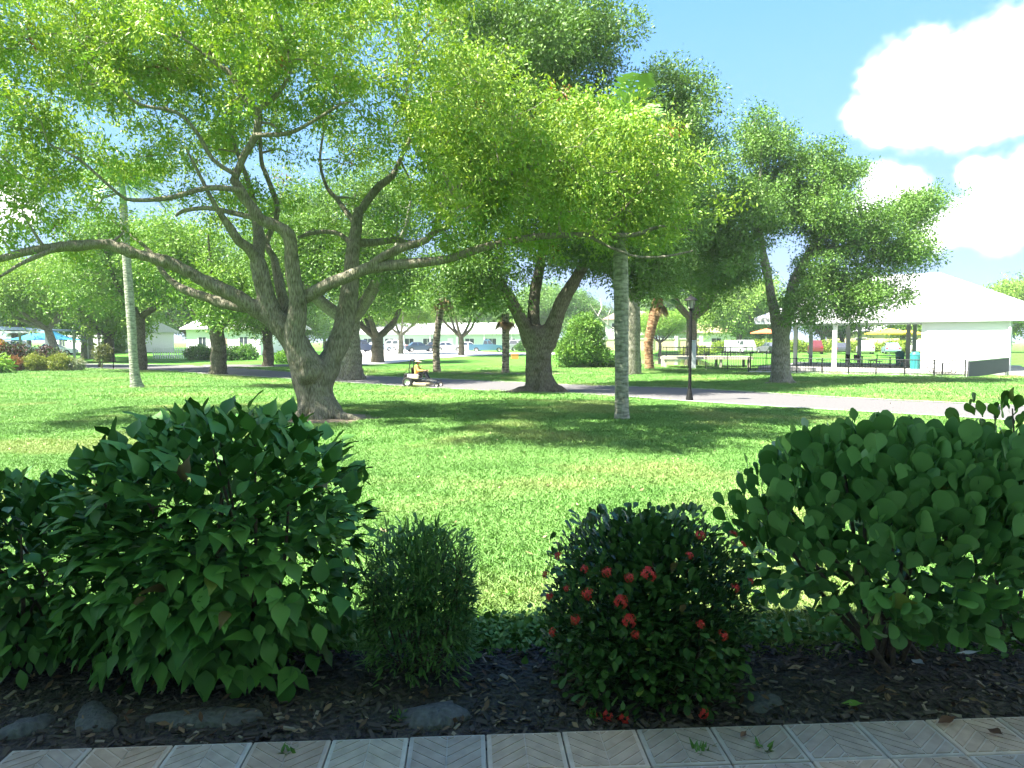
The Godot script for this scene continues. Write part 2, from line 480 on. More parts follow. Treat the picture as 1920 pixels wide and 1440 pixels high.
const RIGHT_CROWN := [
	[-1.39,12.39,0,1.69,1.69,2.5,22],
	[0.71,11.3,0,2.11,1.69,3,28],
	[3.39,11.27,-1,1.3,1.16,2,11],
	[-1.19,9.39,0,3.1,2.11,4,47],
	[1.67,8.76,0.5,2.36,1.8,3.2,37],
	[3.89,7.67,0.5,2.22,1.39,2.8,28],
	[6.32,8.89,0.5,1.67,0.97,2,18],
	[5.29,6.79,1,1.64,1.23,2.2,17],
	[3.49,4.89,1.2,1.91,1.23,2.4,28],
	[1.52,5.98,1.0,1.64,0.96,2.2,11],
	[0.44,4.33,1.6,0.86,1.02,1.4,13],
	[-3.49,5.76,0.5,1.94,1.94,2.6,34],
	[-3.53,8.84,0,2.11,2.39,3.2,32],
	[3.02,3.94,1.4,1.08,0.6,1.5,6],
	[-4.57,11.83,-1,1.73,1.73,3,20],
]
# road edges: near x, z, far x, z
const ROAD := [
	[-42.93, -55.53, -49.56, -64.13],
	[-33.44, -54.47, -39.36, -64.13],
	[-25.41, -50.79, -30.83, -61.65],
	[-19.59, -46.13, -24.59, -57.94],
	[-14.39, -43.10, -16.66, -49.94],
	[-10.45, -40.51, -12.19, -47.29],
	[-6.99, -38.35, -8.22, -45.14],
	[-1.55, -33.92, -1.90, -41.75],
	[3.18, -29.86, 3.92, -36.89],
	[6.23, -25.60, 8.15, -33.52],
	[9.41, -22.09, 11.65, -27.38],
	[12.43, -19.45, 15.12, -23.68],
	[15.11, -16.66, 18.61, -20.55],
]
const BRANCH_ROAD := [
	[-24.47, -55.67, -27.37, -62.29],
	[-21.54, -56.84, -23.83, -62.91],
	[-18.30, -57.48, -20.22, -63.53],
	[-14.38, -59.30, -15.85, -65.37],
	[-12.64, -64.17, -13.84, -70.27],
]
const LOT := [
	[-14.67, -60.50, -32.06, -132.41],
	[-11.67, -64.17, -24.05, -132.41],
	[-9.13, -75.34, -15.54, -128.38],
	[-5.61, -82.38, -8.02, -117.68],
	[-1.32, -87.42, -1.47, -96.82],
	[5.41, -89.34, 5.86, -96.82],
]

# ------------------------------------------------------------------ the scene
func _ready() -> void:
	rng.seed = 7
	lump.seed = 4
	lump.frequency = 0.9
	lump.fractal_octaves = 3
	# camera
	var cam := Camera3D.new()
	cam.name = "camera"
	cam.fov = 57.22
	cam.near = 0.05
	cam.far = 2000.0
	cam.position = Vector3(0, 2.1, 0)
	cam.rotation.x = -atan(80.0 / 1320.0)
	add_child(cam)
	cam.current = true
	# sky and exposure
	var env := Environment.new()
	env.background_mode = Environment.BG_SKY
	var sky := Sky.new()
	var pan := PanoramaSkyMaterial.new()
	pan.panorama = sky_picture()
	sky.sky_material = pan
	env.sky = sky
	env.background_energy_multiplier = 1.0
	env.tonemap_mode = Environment.TONE_MAPPER_LINEAR
	env.tonemap_exposure = 5.5
	env.fog_enabled = true
	env.fog_density = 0.0004
	env.fog_light_color = Color(0.93, 0.97, 1.0)
	env.sdfgi_enabled = true
	env.ssao_enabled = true
	env.ssil_enabled = true
	var we := WorldEnvironment.new()
	we.name = "world_environment"
	we.environment = env
	add_child(we)
	# sun: high, from the left and a little behind the camera
	var sun := DirectionalLight3D.new()
	sun.name = "sun"
	sun.basis = Basis.looking_at(Vector3(0.62, -1.0, -0.22).normalized())
	sun.light_energy = 1.6
	sun.light_angular_distance = 0.5
	sun.light_color = Color(1.0, 0.975, 0.93)
	sun.shadow_enabled = true
	add_child(sun)
	materials()
	ground_and_roads()
	house()
	print("setting ", Time.get_ticks_msec())
	buildings()
	pavilion()
	bridge_and_fences()
	print("buildings ", Time.get_ticks_msec())
	trees()
	print("trees ", Time.get_ticks_msec())
	palms()
	background_shrubs()
	vehicles()
	lamps_and_signs()
	mower_and_rider()
	print("things ", Time.get_ticks_msec())
	patio_shrubs()
	print("shrubs ", Time.get_ticks_msec())
	bed_details()
	grass()
	print("done ", Time.get_ticks_msec())

# air and cumulus clouds, looked up by direction
func sky_picture() -> ImageTexture:
	var w := 2048
	var h := 1024
	var data := PackedFloat32Array()
	data.resize(w * h * 3)
	# puffs: azimuth, elevation, half width, half height in degrees
	var puffs: Array = [[26.2, 15.6, 1.5, 1.6], [27.7, 17.7, 2.0, 2.2], [30.0, 17.7, 2.4, 2.8], [32.5, 16.9, 2.7, 3.2], [34.9, 17.7, 2.5, 3.0], [36.7, 17.8, 2.6, 3.2], [29.3, 15.0, 2.2, 2.5], [32.0, 14.4, 2.1, 2.4], [34.3, 15.6, 2.4, 2.9], [27.6, 14.9, 1.7, 1.9], [27.3, 10.9, 1.5, 1.7], [29.0, 10.1, 1.5, 1.7], [26.4, 9.2, 1.3, 1.4], [32.8, 11.1, 0.9, 1.1], [34.0, 9.8, 1.7, 2.0], [36.2, 10.1, 1.9, 2.3], [32.0, 7.9, 1.5, 1.8], [34.4, 7.4, 1.7, 2.0], [30.6, 7.4, 1.3, 1.5], [-35.6, 9.3, 1.7, 2.1], [-37.4, 9.9, 2.2, 2.8], [-34.3, 8.5, 1.0, 1.2], [-36.6, 7.3, 1.4, 1.7]]
	var r := RandomNumberGenerator.new()
	r.seed = 21
	for k in 60:
		var az := r.randf_range(54, 306)
		var el := r.randf_range(6, 72)
		var sc := r.randf_range(0.8, 1.7)
		for j in 4:
			puffs.append([az + r.randf_range(-6, 6) * sc, el + r.randf_range(-1, 2) * sc, r.randf_range(3, 6) * sc, r.randf_range(1.5, 3.2) * sc])
	var nz := FastNoiseLite.new()
	nz.seed = 9
	nz.frequency = 0.16
	nz.fractal_octaves = 5
	nz.fractal_gain = 0.55
	var dens := PackedFloat32Array()
	dens.resize(w * h)
	for p in puffs:
		var x0: int = int(floor((p[0] - p[2] * 1.7) / 360.0 * w))
		var x1: int = int(ceil((p[0] + p[2] * 1.7) / 360.0 * w))
		var y0: int = int((90.0 - p[1] - p[3] * 1.7) / 180.0 * h)
		var y1: int = int((90.0 - p[1] + p[3] * 1.7) / 180.0 * h)
		for y in range(maxi(y0, 0), mini(y1, h / 2)):
			var el2: float = 90.0 - (y + 0.5) * 180.0 / h
			for x in range(x0, x1):
				var az2: float = (x + 0.5) * 360.0 / w
				var dy: float = (el2 - p[1]) / p[3]
				if dy < 0.0:
					dy *= 1.25
				var dd: float = 1.0 - Vector2((az2 - p[0]) / p[2], dy).length()
				var at := y * w + posmod(x, w)
				dens[at] = maxf(dens[at], dd + 0.75)
	var blue0 := Color(0.145, 0.178, 0.24)
	var blue1 := Color(0.083, 0.158, 0.28)
	var blue2 := Color(0.040, 0.115, 0.27)
	var blue3 := Color(0.016, 0.06, 0.22)
	for y in h:
		var el := 90.0 - (y + 0.5) * 180.0 / h
		var base: Color
		if el < 0.0:
			base = Color(0.16, 0.2, 0.12)
		elif el < 14.0:
			base = blue0.lerp(blue1, el / 14.0)
		elif el < 32.0:
			base = blue1.lerp(blue2, (el - 14.0) / 18.0)
		else:
			base = blue2.lerp(blue3, (el - 32.0) / 58.0)
		for x in w:
			var cc := base
			var d := dens[y * w + x]
			if d > 0.0:
				var az := (x + 0.5) * 360.0 / w
				var nn := nz.get_noise_2d(az * 2.0, el * 3.2)
				d = d - 0.75 + nn * 0.3 + (0.3 - absf(nz.get_noise_2d(az * 5.0 + 40.0, el * 6.5)) * 1.1) * 0.34
				var a := ss(-0.24, 0.75, d)
				var shade := clampf(0.76 + nz.get_noise_2d(az * 1.3 + 90.0, el * 2.0) * 0.14, 0.6, 1.0)
				cc = base.lerp(Color(shade, shade * 0.985, shade * 0.97), a)
			var k := (y * w + x) * 3
			data[k] = cc.r
			data[k + 1] = cc.g
			data[k + 2] = cc.b
	return ImageTexture.create_from_image(Image.create_from_data(w, h, false, Image.FORMAT_RGBF, data.to_byte_array()))

func materials() -> void:
	M.bark = bark(lin(0.09, 0.078, 0.058), lin(0.44, 0.41, 0.33), 2.0, 0.26, 4.0)
	M.bark_grey = bark(lin(0.07, 0.065, 0.05), lin(0.44, 0.43, 0.36), 1.7, 0.26, 2.5)
	M.bark_dark = bark(lin(0.04, 0.033, 0.024), lin(0.25, 0.23, 0.18), 1.8, 0.26, 3.0)
	M.twig = grained(lin(0.14, 0.12, 0.09), lin(0.38, 0.35, 0.28), 0.05, 1.5)
	M.pale_wood = grained(lin(0.4, 0.38, 0.32), lin(0.62, 0.6, 0.53), 0.05, 1.5)
	M.leaf = leafy(0.75, 0.5)
	M.leaf_thick = leafy(0.22, 0.38)
	M.leaf_soft = leafy(0.4, 0.55)
	M.blade = leafy(0.55, 0.6)
	M.palm_trunk = ringed(lin(0.16, 0.165, 0.135), lin(0.4, 0.4, 0.34), 0.9, 2.0)
	M.sabal_trunk = ringed(lin(0.06, 0.05, 0.04), lin(0.36, 0.32, 0.26), 0.5, 3.0)
	M.rust_trunk = ringed(lin(0.12, 0.06, 0.035), lin(0.42, 0.26, 0.16), 0.5, 3.0)
	M.grass_ground = StandardMaterial3D.new()
	var gm: StandardMaterial3D = M.grass_ground
	gm.albedo_texture = noise_tex(1024, 0.06, [[0.0, lin(0.05, 0.14, 0.025)], [0.35, lin(0.1, 0.26, 0.045)], [0.65, lin(0.15, 0.34, 0.065)], [1.0, lin(0.24, 0.42, 0.12)]], FastNoiseLite.TYPE_SIMPLEX_SMOOTH, 5, 31)
	gm.uv1_triplanar = true
	gm.uv1_world_triplanar = true
	gm.uv1_scale = Vector3.ONE * 0.5
	gm.roughness = 0.9
	gm.metallic_specular = 0.15
	gm.heightmap_enabled = true
	gm.heightmap_scale = 4.0
	gm.heightmap_texture = noise_tex(1024, 0.06, [], FastNoiseLite.TYPE_SIMPLEX_SMOOTH, 5, 31)
	gm.detail_enabled = true
	gm.detail_blend_mode = BaseMaterial3D.BLEND_MODE_MUL
	gm.detail_uv_layer = BaseMaterial3D.DETAIL_UV_2
	gm.uv2_triplanar = true
	gm.uv2_world_triplanar = true
	gm.uv2_scale = Vector3.ONE * 0.06
	gm.detail_albedo = noise_tex(512, 0.02, [[0.0, Color(0.82, 0.86, 0.72)], [0.45, Color(0.97, 1, 0.93)], [0.7, Color(1, 1, 1)], [1.0, Color(1, 0.95, 0.86)]], FastNoiseLite.TYPE_SIMPLEX_SMOOTH, 5, 8)
	M.asphalt = grained(lin(0.08, 0.078, 0.077), lin(0.135, 0.13, 0.125), 0.08, 0.5, 0.95, 0.4, true)
	M.lot = grained(lin(0.42, 0.41, 0.4), lin(0.56, 0.55, 0.53), 0.05, 0.3, 0.95, 0.3, true)
	M.concrete = grained(lin(0.3, 0.29, 0.27), lin(0.45, 0.44, 0.4), 0.05, 1.0, 0.9, 0.4, true)
	M.soil = grained(lin(0.03, 0.027, 0.025), lin(0.1, 0.088, 0.078), 0.06, 1.5, 1.0, 3.0, true)
	M.dirt = grained(lin(0.12, 0.09, 0.06), lin(0.3, 0.24, 0.17), 0.05, 1.0, 1.0, 2.0, true)
	M.tile = grained(lin(0.46, 0.43, 0.38), lin(0.68, 0.64, 0.57), 0.03, 1.3, 0.85, 0.15, true)
	M.stucco = grained(lin(0.6, 0.58, 0.53), lin(0.7, 0.68, 0.63), 0.06, 1.5, 0.95, 0.3)
	M.white = grained(lin(0.74, 0.74, 0.73), lin(0.82, 0.82, 0.8), 0.03, 0.6, 0.7)
	M.white_paint = plain(lin(0.8, 0.8, 0.79), 0.5)
	M.roof_white = grained(lin(0.36, 0.36, 0.36), lin(0.46, 0.455, 0.45), 0.02, 0.3, 0.5)
	M.roof_grey = grained(lin(0.4, 0.41, 0.42), lin(0.55, 0.55, 0.55), 0.03, 0.6, 0.85)
	M.roof_brown = grained(lin(0.2, 0.15, 0.12), lin(0.36, 0.28, 0.22), 0.05, 1.0, 0.9)
	M.roof_tan = grained(lin(0.4, 0.29, 0.16), lin(0.56, 0.43, 0.26), 0.05, 1.0, 0.9)
	M.tan_wall = grained(lin(0.52, 0.43, 0.25), lin(0.64, 0.55, 0.34), 0.03, 0.6, 0.9)
	M.grey_wall = grained(lin(0.5, 0.54, 0.55), lin(0.6, 0.63, 0.64), 0.03, 0.6, 0.8)
	M.glass = plain(lin(0.03, 0.04, 0.05), 0.08, 0.0, 0.7)
	M.black = plain(lin(0.01, 0.011, 0.01), 0.6, 0.0, 0.3)
	M.dark_metal = plain(lin(0.03, 0.035, 0.035), 0.4, 0.6)
	M.rubber = plain(lin(0.02, 0.02, 0.02), 0.85)
	M.steel = plain(lin(0.5, 0.5, 0.5), 0.35, 0.9)
	M.teal = plain(lin(0.02, 0.2, 0.2), 0.5)
	M.blue_metal = grained(lin(0.2, 0.28, 0.4), lin(0.3, 0.38, 0.5), 0.03, 0.6, 0.5)
	M.blue_cloth = grained(lin(0.01, 0.16, 0.32), lin(0.02, 0.24, 0.42), 0.03, 0.6, 0.8)
	M.yellow_cloth = plain(lin(0.75, 0.5, 0.05), 0.8)
	M.orange_cloth = plain(lin(0.7, 0.17, 0.06), 0.8)
	M.water = plain(lin(0.06, 0.07, 0.05), 0.06, 0.0, 0.6)
	M.wood_deck = grained(lin(0.45, 0.4, 0.33), lin(0.62, 0.57, 0.48), 0.04, 1.0, 0.85)
	M.windscreen = grained(lin(0.06, 0.065, 0.07), lin(0.11, 0.115, 0.12), 0.05, 1.0, 0.9)
	M.stone = grained(lin(0.06, 0.066, 0.068), lin(0.17, 0.18, 0.185), 0.04, 2.5, 0.9, 1.0)

func row(list: Array, i: float, across: float) -> Vector2:
	var k := clampi(int(i), 0, list.size() - 2)
	var t := i - k
	var p0: Array = list[maxi(k - 1, 0)]
	var p1: Array = list[k]
	var p2: Array = list[k + 1]
	var p3: Array = list[mini(k + 2, list.size() - 1)]
	var a := Vector2(p1[0], p1[1]).cubic_interpolate(Vector2(p2[0], p2[1]), Vector2(p0[0], p0[1]), Vector2(p3[0], p3[1]), t)
	var b := Vector2(p1[2], p1[3]).cubic_interpolate(Vector2(p2[2], p2[3]), Vector2(p0[2], p0[3]), Vector2(p3[2], p3[3]), t)
	return a.lerp(b, across)

func sheet(list: Array, t0: float, t1: float, steps: int, lanes: int, off: float) -> G:
	var g := G.new()
	for i in steps + 1:
		var f := float(i) / steps * (list.size() - 1)
		for j in lanes + 1:
			var p := row(list, f, lerpf(t0, t1, float(j) / lanes))
			g.vert(Vector3(p.x, gy(p.x, p.y) + off, p.y), Vector3.UP, p)
	for i in steps:
		for j in lanes:
			var k := i * (lanes + 1) + j
			var k2 := k + lanes + 1
			g.ix.append_array(PackedInt32Array([k, k + 1, k2, k + 1, k2 + 1, k2]))
	return g

var road_poly := PackedVector2Array()
var lot_poly := PackedVector2Array()
var branch_poly := PackedVector2Array()

func outline(list: Array) -> PackedVector2Array:
	var o := PackedVector2Array()
	for k in 61:
		o.append(row(list, k / 60.0 * (list.size() - 1), 0.0))
	for k in 61:
		o.append(row(list, (60 - k) / 60.0 * (list.size() - 1), 1.0))
	return o

func ground_and_roads() -> void:
	# one sheet of lawn to the horizon
	var ds := PackedFloat32Array()
	var d := -12.0
	while d < 700.0:
		ds.append(d)
		d += 0.5 if d < 60.0 else (1.5 if d < 130.0 else 40.0)
	var cols := 150
	var g := G.new()
	for dd in ds:
		for j in cols + 1:
			var s := float(j) / cols * 2.0 - 1.0
			var x := s * (26.0 + maxf(dd, 0.0) * 1.25)
			g.vert(on_ground(x, -dd), Vector3(gy(x - 0.2, -dd) - gy(x + 0.2, -dd), 0.4, gy(x, -dd - 0.2) - gy(x, -dd + 0.2)).normalized(), Vector2(x, dd))
	for i in ds.size() - 1:
		for j in cols:
			var k := i * (cols + 1) + j
			var k2 := k + cols + 1
			g.ix.append_array(PackedInt32Array([k, k2, k + 1, k + 1, k2, k2 + 1]))
	setting("lawn", g, M.grass_ground)
	setting("road", sheet(ROAD, 0.0, 1.0, 140, 8, 0.03), M.asphalt)
	setting("kerb", sheet(ROAD, -0.05, -0.005, 140, 1, 0.045), M.concrete)
	setting("kerb", sheet(ROAD, 1.005, 1.05, 140, 1, 0.045), M.concrete)
	setting("road", sheet(BRANCH_ROAD, 0.0, 1.0, 40, 4, 0.036), M.asphalt)
	setting("parking_lot", sheet(LOT, 0.0, 1.0, 60, 40, 0.05), M.lot)
	road_poly = outline(ROAD)
	lot_poly = outline(LOT)
	branch_poly = outline(BRANCH_ROAD)
	# strip of bare soil along the bank
	setting("soil_strip", sheet([[-6.0, -49.0, -6.2, -50.0], [-4.0, -48.4, -4.3, -50.3], [-1.0, -47.6, -1.2, -49.6], [2.0, -47.4, 2.0, -48.9], [5.5, -48.2, 5.6, -49.2]], 0.0, 1.0, 30, 3, 0.03), M.dirt)
	# pond
	g = G.new()
	for k in 48:
		var a := TAU * k / 48.0
		g.vert(Vector3(19.0 + 13.0 * cos(a), -0.42, -92.0 - 33.0 * sin(a)), Vector3.UP, Vector2.ZERO)
	var cc := g.vert(Vector3(19, -0.42, -92), Vector3.UP, Vector2.ZERO)
	for k in 48:
		g.ix.append_array(PackedInt32Array([cc, (k + 1) % 48, k]))
	setting("pond_water", g, M.water)

func slab(parent: Node3D, called: String, a: Vector3, b: Vector3, m: Material, bev := 0.0) -> MeshInstance3D:
	var g := G.new()
	g.box(Vector3.ZERO, (b - a).abs(), bev)
	return part(parent, called, g, m, Transform3D(Basis(), (a + b) * 0.5))

const HOUSE_TURN := 0.0605

# the house the view is taken from: it stands behind and above the camera and shades the bed
func house() -> void:
	var h := thing("house", "tall stucco house with a wide roof overhang behind the shrub bed", "house", Vector3.ZERO, HOUSE_TURN)
	slab(h, "wall", Vector3(-18, 0.36, 1.2), Vector3(18, 13.0, 1.5), M.stucco)
	slab(h, "wall", Vector3(-18.3, 0.36, 1.2), Vector3(-18, 13.0, 9), M.stucco)
	slab(h, "wall", Vector3(18, 0.36, 1.2), Vector3(18.3, 13.0, 9), M.stucco)
	slab(h, "roof", Vector3(-19, 13.0, -2.12), Vector3(19, 13.25, 9.5), M.roof_grey)
	# patio of moulded tiles
	var patio := Node3D.new()
	patio.name = "patio"
	patio.set_meta("kind", "structure")
	patio.rotation.y = HOUSE_TURN
	add_child(patio)
	slab(patio, "patio_base", Vector3(-1.98, 0.05, -3.03), Vector3(7.5, 0.325, 1.2), M.concrete)
	var tw := 0.337
	var td := 0.283
	var kinds: Array = []
	for variant in 2:
		var t := G.new()
		t.use_col = true
		t.box(Vector3(0, 0.006, 0), Vector3(tw - 0.006, 0.026, td - 0.006), 0.004)
		t.col = Color(0.80, 0.74, 0.68)  # the moulded strips are a pinker tone than the pale lines between them
		var hw := tw * 0.5 - 0.02
		var hd := td * 0.5 - 0.018
		for bx in 2:
			var x0 := -hw + bx * hw + 0.003
			var x1 := -hw + (bx + 1) * hw - 0.003
			var cell := PackedVector2Array([Vector2(x0, -hd), Vector2(x1, -hd), Vector2(x1, hd), Vector2(x0, hd)])
			for k in range(-5, 6):
				var sgn := 1.0 if (bx + variant) % 2 == 0 else -1.0
				var o := Vector2((x0 + x1) * 0.5, k * 0.062)
				var dir := Vector2(1.0, 0.82 * sgn).normalized()
				var side := Vector2(-dir.y, dir.x) * 0.0195
				var strip := PackedVector2Array([o - dir * 0.4 - side, o + dir * 0.4 - side, o + dir * 0.4 + side, o - dir * 0.4 + side])
				for poly in Geometry2D.intersect_polygons(cell, strip):
					if poly.size() >= 3:
						if Geometry2D.is_polygon_clockwise(poly):
							poly.reverse()
						t.prism(poly, 0.0, 0.004, Transform3D(Basis(Vector3.RIGHT, -PI / 2), Vector3(0, 0.0185, 0)))
		kinds.append(t.mesh(null))
	var tints: Array = []
	for k in 8:
		var tm: StandardMaterial3D = M.tile.duplicate()
		tm.vertex_color_use_as_albedo = true
		tm.albedo_color = [Color(1, 1, 1), Color(0.95, 0.96, 0.96), Color(1.0, 0.95, 0.9), Color(0.9, 0.9, 0.9), Color(0.93, 0.89, 0.85), Color(0.97, 0.98, 0.95), Color(0.86, 0.86, 0.84), Color(0.98, 0.93, 0.88)][k]
		tints.append(tm)
	for rr in 14:
		for q in 28:
			var x := -1.955 + (q + 0.5) * tw
			if q == 0 and rr == 0:
				x += 0.0
			var z := -3.03 + (rr + 0.5) * td
			var tl := part(patio, "tile", kinds[(rr + q) % 2], tints[rng.randi() % 8], Transform3D(Basis(Vector3(rng.randf() - 0.5, 0, rng.randf() - 0.5).normalized(), 0.004), Vector3(x, 0.339 + rng.randf() * 0.002, z)))
			tl.name = tl.name

# hipped or gabled roof over x -w/2..w/2, z -d..0, eaves at height y
func roof_shape(w: float, d: float, y: float, rise: float, over: float, hip: float, thick := 0.14) -> G:
	var g := G.new()
	var x0 := -w * 0.5 - over
	var x1 := w * 0.5 + over
	var z0 := over
	var z1 := -d - over
	var zm := -d * 0.5
	var ra := Vector3(x0 + hip, y + rise, zm)
	var rb := Vector3(x1 - hip, y + rise, zm)
	var a := Vector3(x0, y, z0)
	var b := Vector3(x1, y, z0)
	var c := Vector3(x1, y, z1)
	var e := Vector3(x0, y, z1)
	g.quad(a, b, rb, ra)
	g.quad(c, e, ra, rb)
	g.tri(b, c, rb)
	g.tri(e, a, ra)
	var dn := Vector3(0, -thick, 0)
	g.quad(a + dn, b + dn, b, a)
	g.quad(b + dn, c + dn, c, b)
	g.quad(c + dn, e + dn, e, c)
	g.quad(e + dn, a + dn, a, e)
	g.quad(e + dn, c + dn, b + dn, a + dn)
	return g

func window(parent: Node3D, x: float, y: float, z: float, w: float, h: float, frame: Material, mullions := 1) -> void:
	var g := G.new()
	g.box(Vector3(0, h * 0.5, 0.03), Vector3(w + 0.16, 0.08, 0.08))
	g.box(Vector3(0, -h * 0.5, 0.04), Vector3(w + 0.2, 0.09, 0.12))
	for s in [-1.0, 1.0]:
		g.box(Vector3(s * (w * 0.5 + 0.04), 0, 0.03), Vector3(0.08, h - 0.08, 0.08))
	for k in mullions:
		g.box(Vector3((k + 1.0) / (mullions + 1.0) * w - w * 0.5, 0, 0.02), Vector3(0.05, h - 0.09, 0.05))
	var f := part(parent, "window", g, frame, Transform3D(Basis(), Vector3(x, y, z)))
	var p := G.new()
	p.box(Vector3(0, 0, 0.005), Vector3(w, h - 0.1, 0.012))
	part(f, "pane", p, M.glass)

func low_house(called: String, label: String, pos: Vector3, turn: float, w: float, d: float, h: float, rise: float, hip: float, wall: Material, roof: Material, windows: Array, doors: Array) -> Node3D:
	var o := thing(called, label, "building", pos, turn)
	slab(o, "wall", Vector3(-w * 0.5, -0.4, -d), Vector3(w * 0.5, h, 0), wall)
	part(o, "roof", roof_shape(w, d, h + 0.16, rise, 0.6, hip), roof)
	if hip < 0.5:
		for s in [-1.0, 1.0]:
			var g := G.new()
			var a := Vector3(s * w * 0.5, h, 0)
			var b := Vector3(s * w * 0.5, h, -d)
			var c := Vector3(s * w * 0.5, h + rise * 0.9, -d * 0.5)
			if s > 0: g.tri(a, b, c)
			else: g.tri(b, a, c)
			part(o, "gable", g, wall)
	for q in windows:
		window(o, q[0], q[1], 0.0, q[2], q[3], M.white_paint, q[4])
	for q in doors:
		var dg := G.new()
		dg.box(Vector3.ZERO, Vector3(q[1], q[2], 0.06), 0.01)
		var dr := part(o, "door", dg, q[3], Transform3D(Basis(), Vector3(q[0], q[2] * 0.5, 0.02)))
		var hg := G.new()
		hg.lathe([Vector2(0, 0.05), Vector2(0.03, 0.04), Vector2(0.035, 0), Vector2(0, 0)], 8, Transform3D(Basis(Vector3.RIGHT, PI / 2), Vector3(q[1] * 0.38, 0, 0.03)))
		part(dr, "handle", hg, M.steel)
	return o

func buildings() -> void:
	# long low building behind the parking lot
	var win: Array = []
	for k in 9:
		if k != 4:
			win.append([-15.5 + k * 3.9, 1.55, 1.7 if k % 3 else 2.4, 1.25, 1 if k % 3 else 2])
	var lb := low_house("long_building", "long low white building with pale hip roof behind the parked cars", on_ground(-12.0, -134.0), -0.12, 40.0, 12.0, 3.1, 2.0, 6.0, M.grey_wall, M.roof_white, win, [[0.3, 1.1, 2.2, M.white_paint], [-9.5, 1.0, 2.1, M.roof_brown]])
	slab(lb, "fascia", Vector3(-20.7, 2.95, 0.55), Vector3(20.7, 3.2, 0.68), M.white_paint)
	for k in 6:
		slab(lb, "porch_post", Vector3(-14.0 + k * 5.2, 0, 0.35), Vector3(-13.85 + k * 5.2, 2.95, 0.5), M.white_paint)
	# taller block behind it
	var tb := thing("apartment_block", "tan upper storeys of an apartment block behind the long building", "building", on_ground(-18.0, -178.0), 0.05)
	slab(tb, "wall", Vector3(-13, -0.4, -10), Vector3(13, 10.5, 0), M.tan_wall)
	part(tb, "roof", roof_shape(26, 10, 10.66, 2.2, 0.8, 5.0), M.roof_tan)
	for k in 6:
		for fl in 3:
			window(tb, -10.5 + k * 4.2, 1.7 + fl * 3.3, 0.0, 2.0, 1.4, M.white_paint, 1)
	# white cottages to the left
	low_house("white_cottage", "white cottage with a wide blank wall beyond the lamp post", on_ground(-64.0, -104.0), -0.35, 11.0, 8.0, 3.9, 1.6, 0.0, M.white, M.roof_grey, [[-3.2, 1.6, 1.2, 1.6, 1], [0.6, 2.6, 0.9, 0.35, 0], [2.8, 2.6, 0.9, 0.35, 0]], [[-1.2, 0.95, 2.1, M.grey_wall]])
	low_house("white_cottage", "small white gabled cottage with one barred window by the dark oak trunk", on_ground(-57.5, -104.0), -0.7, 7.0, 6.0, 2.9, 1.7, 0.0, M.white, M.roof_grey, [[0.4, 1.6, 1.5, 1.3, 2]], [])
	low_house("white_cottage", "white cottage half hidden behind the two oaks beside the road", on_ground(-37.0, -90.0), -0.45, 13.0, 8.0, 3.2, 2.0, 0.0, M.white, M.roof_white, [[-3.5, 1.6, 1.4, 1.3, 1], [3.8, 1.6, 1.4, 1.3, 1]], [[0.4, 1.0, 2.1, M.roof_brown]])
	# picket fence in front of it
	var pf := thing("picket_fence", "white picket fence by the cottage behind the oaks", "fence", on_ground(-36.5, -78.0), 0.2)
	var g := G.new()
	for y in [0.35, 0.95]:
		g.box(Vector3(0, y, 0), Vector3(6.0, 0.08, 0.04))
	part(pf, "rail", g, M.white_paint)
	for k in 26:
		var pg := G.new()
		pg.prism(PackedVector2Array([Vector2(-0.06, 0), Vector2(0.06, 0), Vector2(0.06, 1.15), Vector2(0, 1.25), Vector2(-0.06, 1.15)]), 0.021, 0.05)
		part(pf, "picket", pg, M.white_paint, Transform3D(Basis(), Vector3(-2.95 + k * 0.235, 0, 0)))
	# carport at the left edge
	var cp := thing("carport", "open carport with a sloping blue metal roof above the red hedge", "carport", on_ground(-46.0, -62.0), 0.12)
	var rg := G.new()
	rg.prism(PackedVector2Array([Vector2(-7, 3.35), Vector2(5.2, 3.0), Vector2(5.2, 3.12), Vector2(-7, 3.75)]), -5.5, 0.0)
	part(cp, "roof", rg, M.blue_metal)
	for k in 20:
		var sg := G.new()
		sg.prism(PackedVector2Array([Vector2(-7, 3.754), Vector2(5.2, 3.124), Vector2(5.2, 3.16), Vector2(-7, 3.79)]), -0.03, 0.03)
		part(cp, "seam", sg, M.blue_metal, Transform3D(Basis(), Vector3(0, 0, -0.12 - k * 0.28)))
	slab(cp, "fascia", Vector3(-7, 2.82, 0.005), Vector3(5.2, 3.0, 0.1), M.grey_wall)
	for x in [-5.0, -0.2, 4.6]:
		for z in [-0.3, -5.2]:
			slab(cp, "post", Vector3(x - 0.09, -0.2, z - 0.09), Vector3(x + 0.09, 3.0, z + 0.09), M.grey_wall)
	# blue canopy tent
	var ct := thing("canopy_tent", "bright blue peaked canopy tent behind the carport", "canopy", on_ground(-49.0, -74.0), 0.1)
	var tg := G.new()
	var top := Vector3(0, 3.6, 0)
	var q4: Array = [Vector3(-3.1, 2.1, 2.4), Vector3(3.1, 2.1, 2.4), Vector3(3.1, 2.1, -2.4), Vector3(-3.1, 2.1, -2.4)]
	for k in 4:
		var a: Vector3 = q4[k]
		var b: Vector3 = q4[(k + 1) % 4]
		for s in 5:
			var f0 := s / 5.0
			var f1 := (s + 1) / 5.0
			var sag0 := Vector3(0, -0.35 * sin(f0 * PI), 0)
			var sag1 := Vector3(0, -0.35 * sin(f1 * PI), 0)
			g = tg
			if s == 4:
				g.tri(a.lerp(top, f0) + sag0, b.lerp(top, f0) + sag0, top)
			else:
				g.quad(a.lerp(top, f0) + sag0, b.lerp(top, f0) + sag0, b.lerp(top, f1) + sag1, a.lerp(top, f1) + sag1)
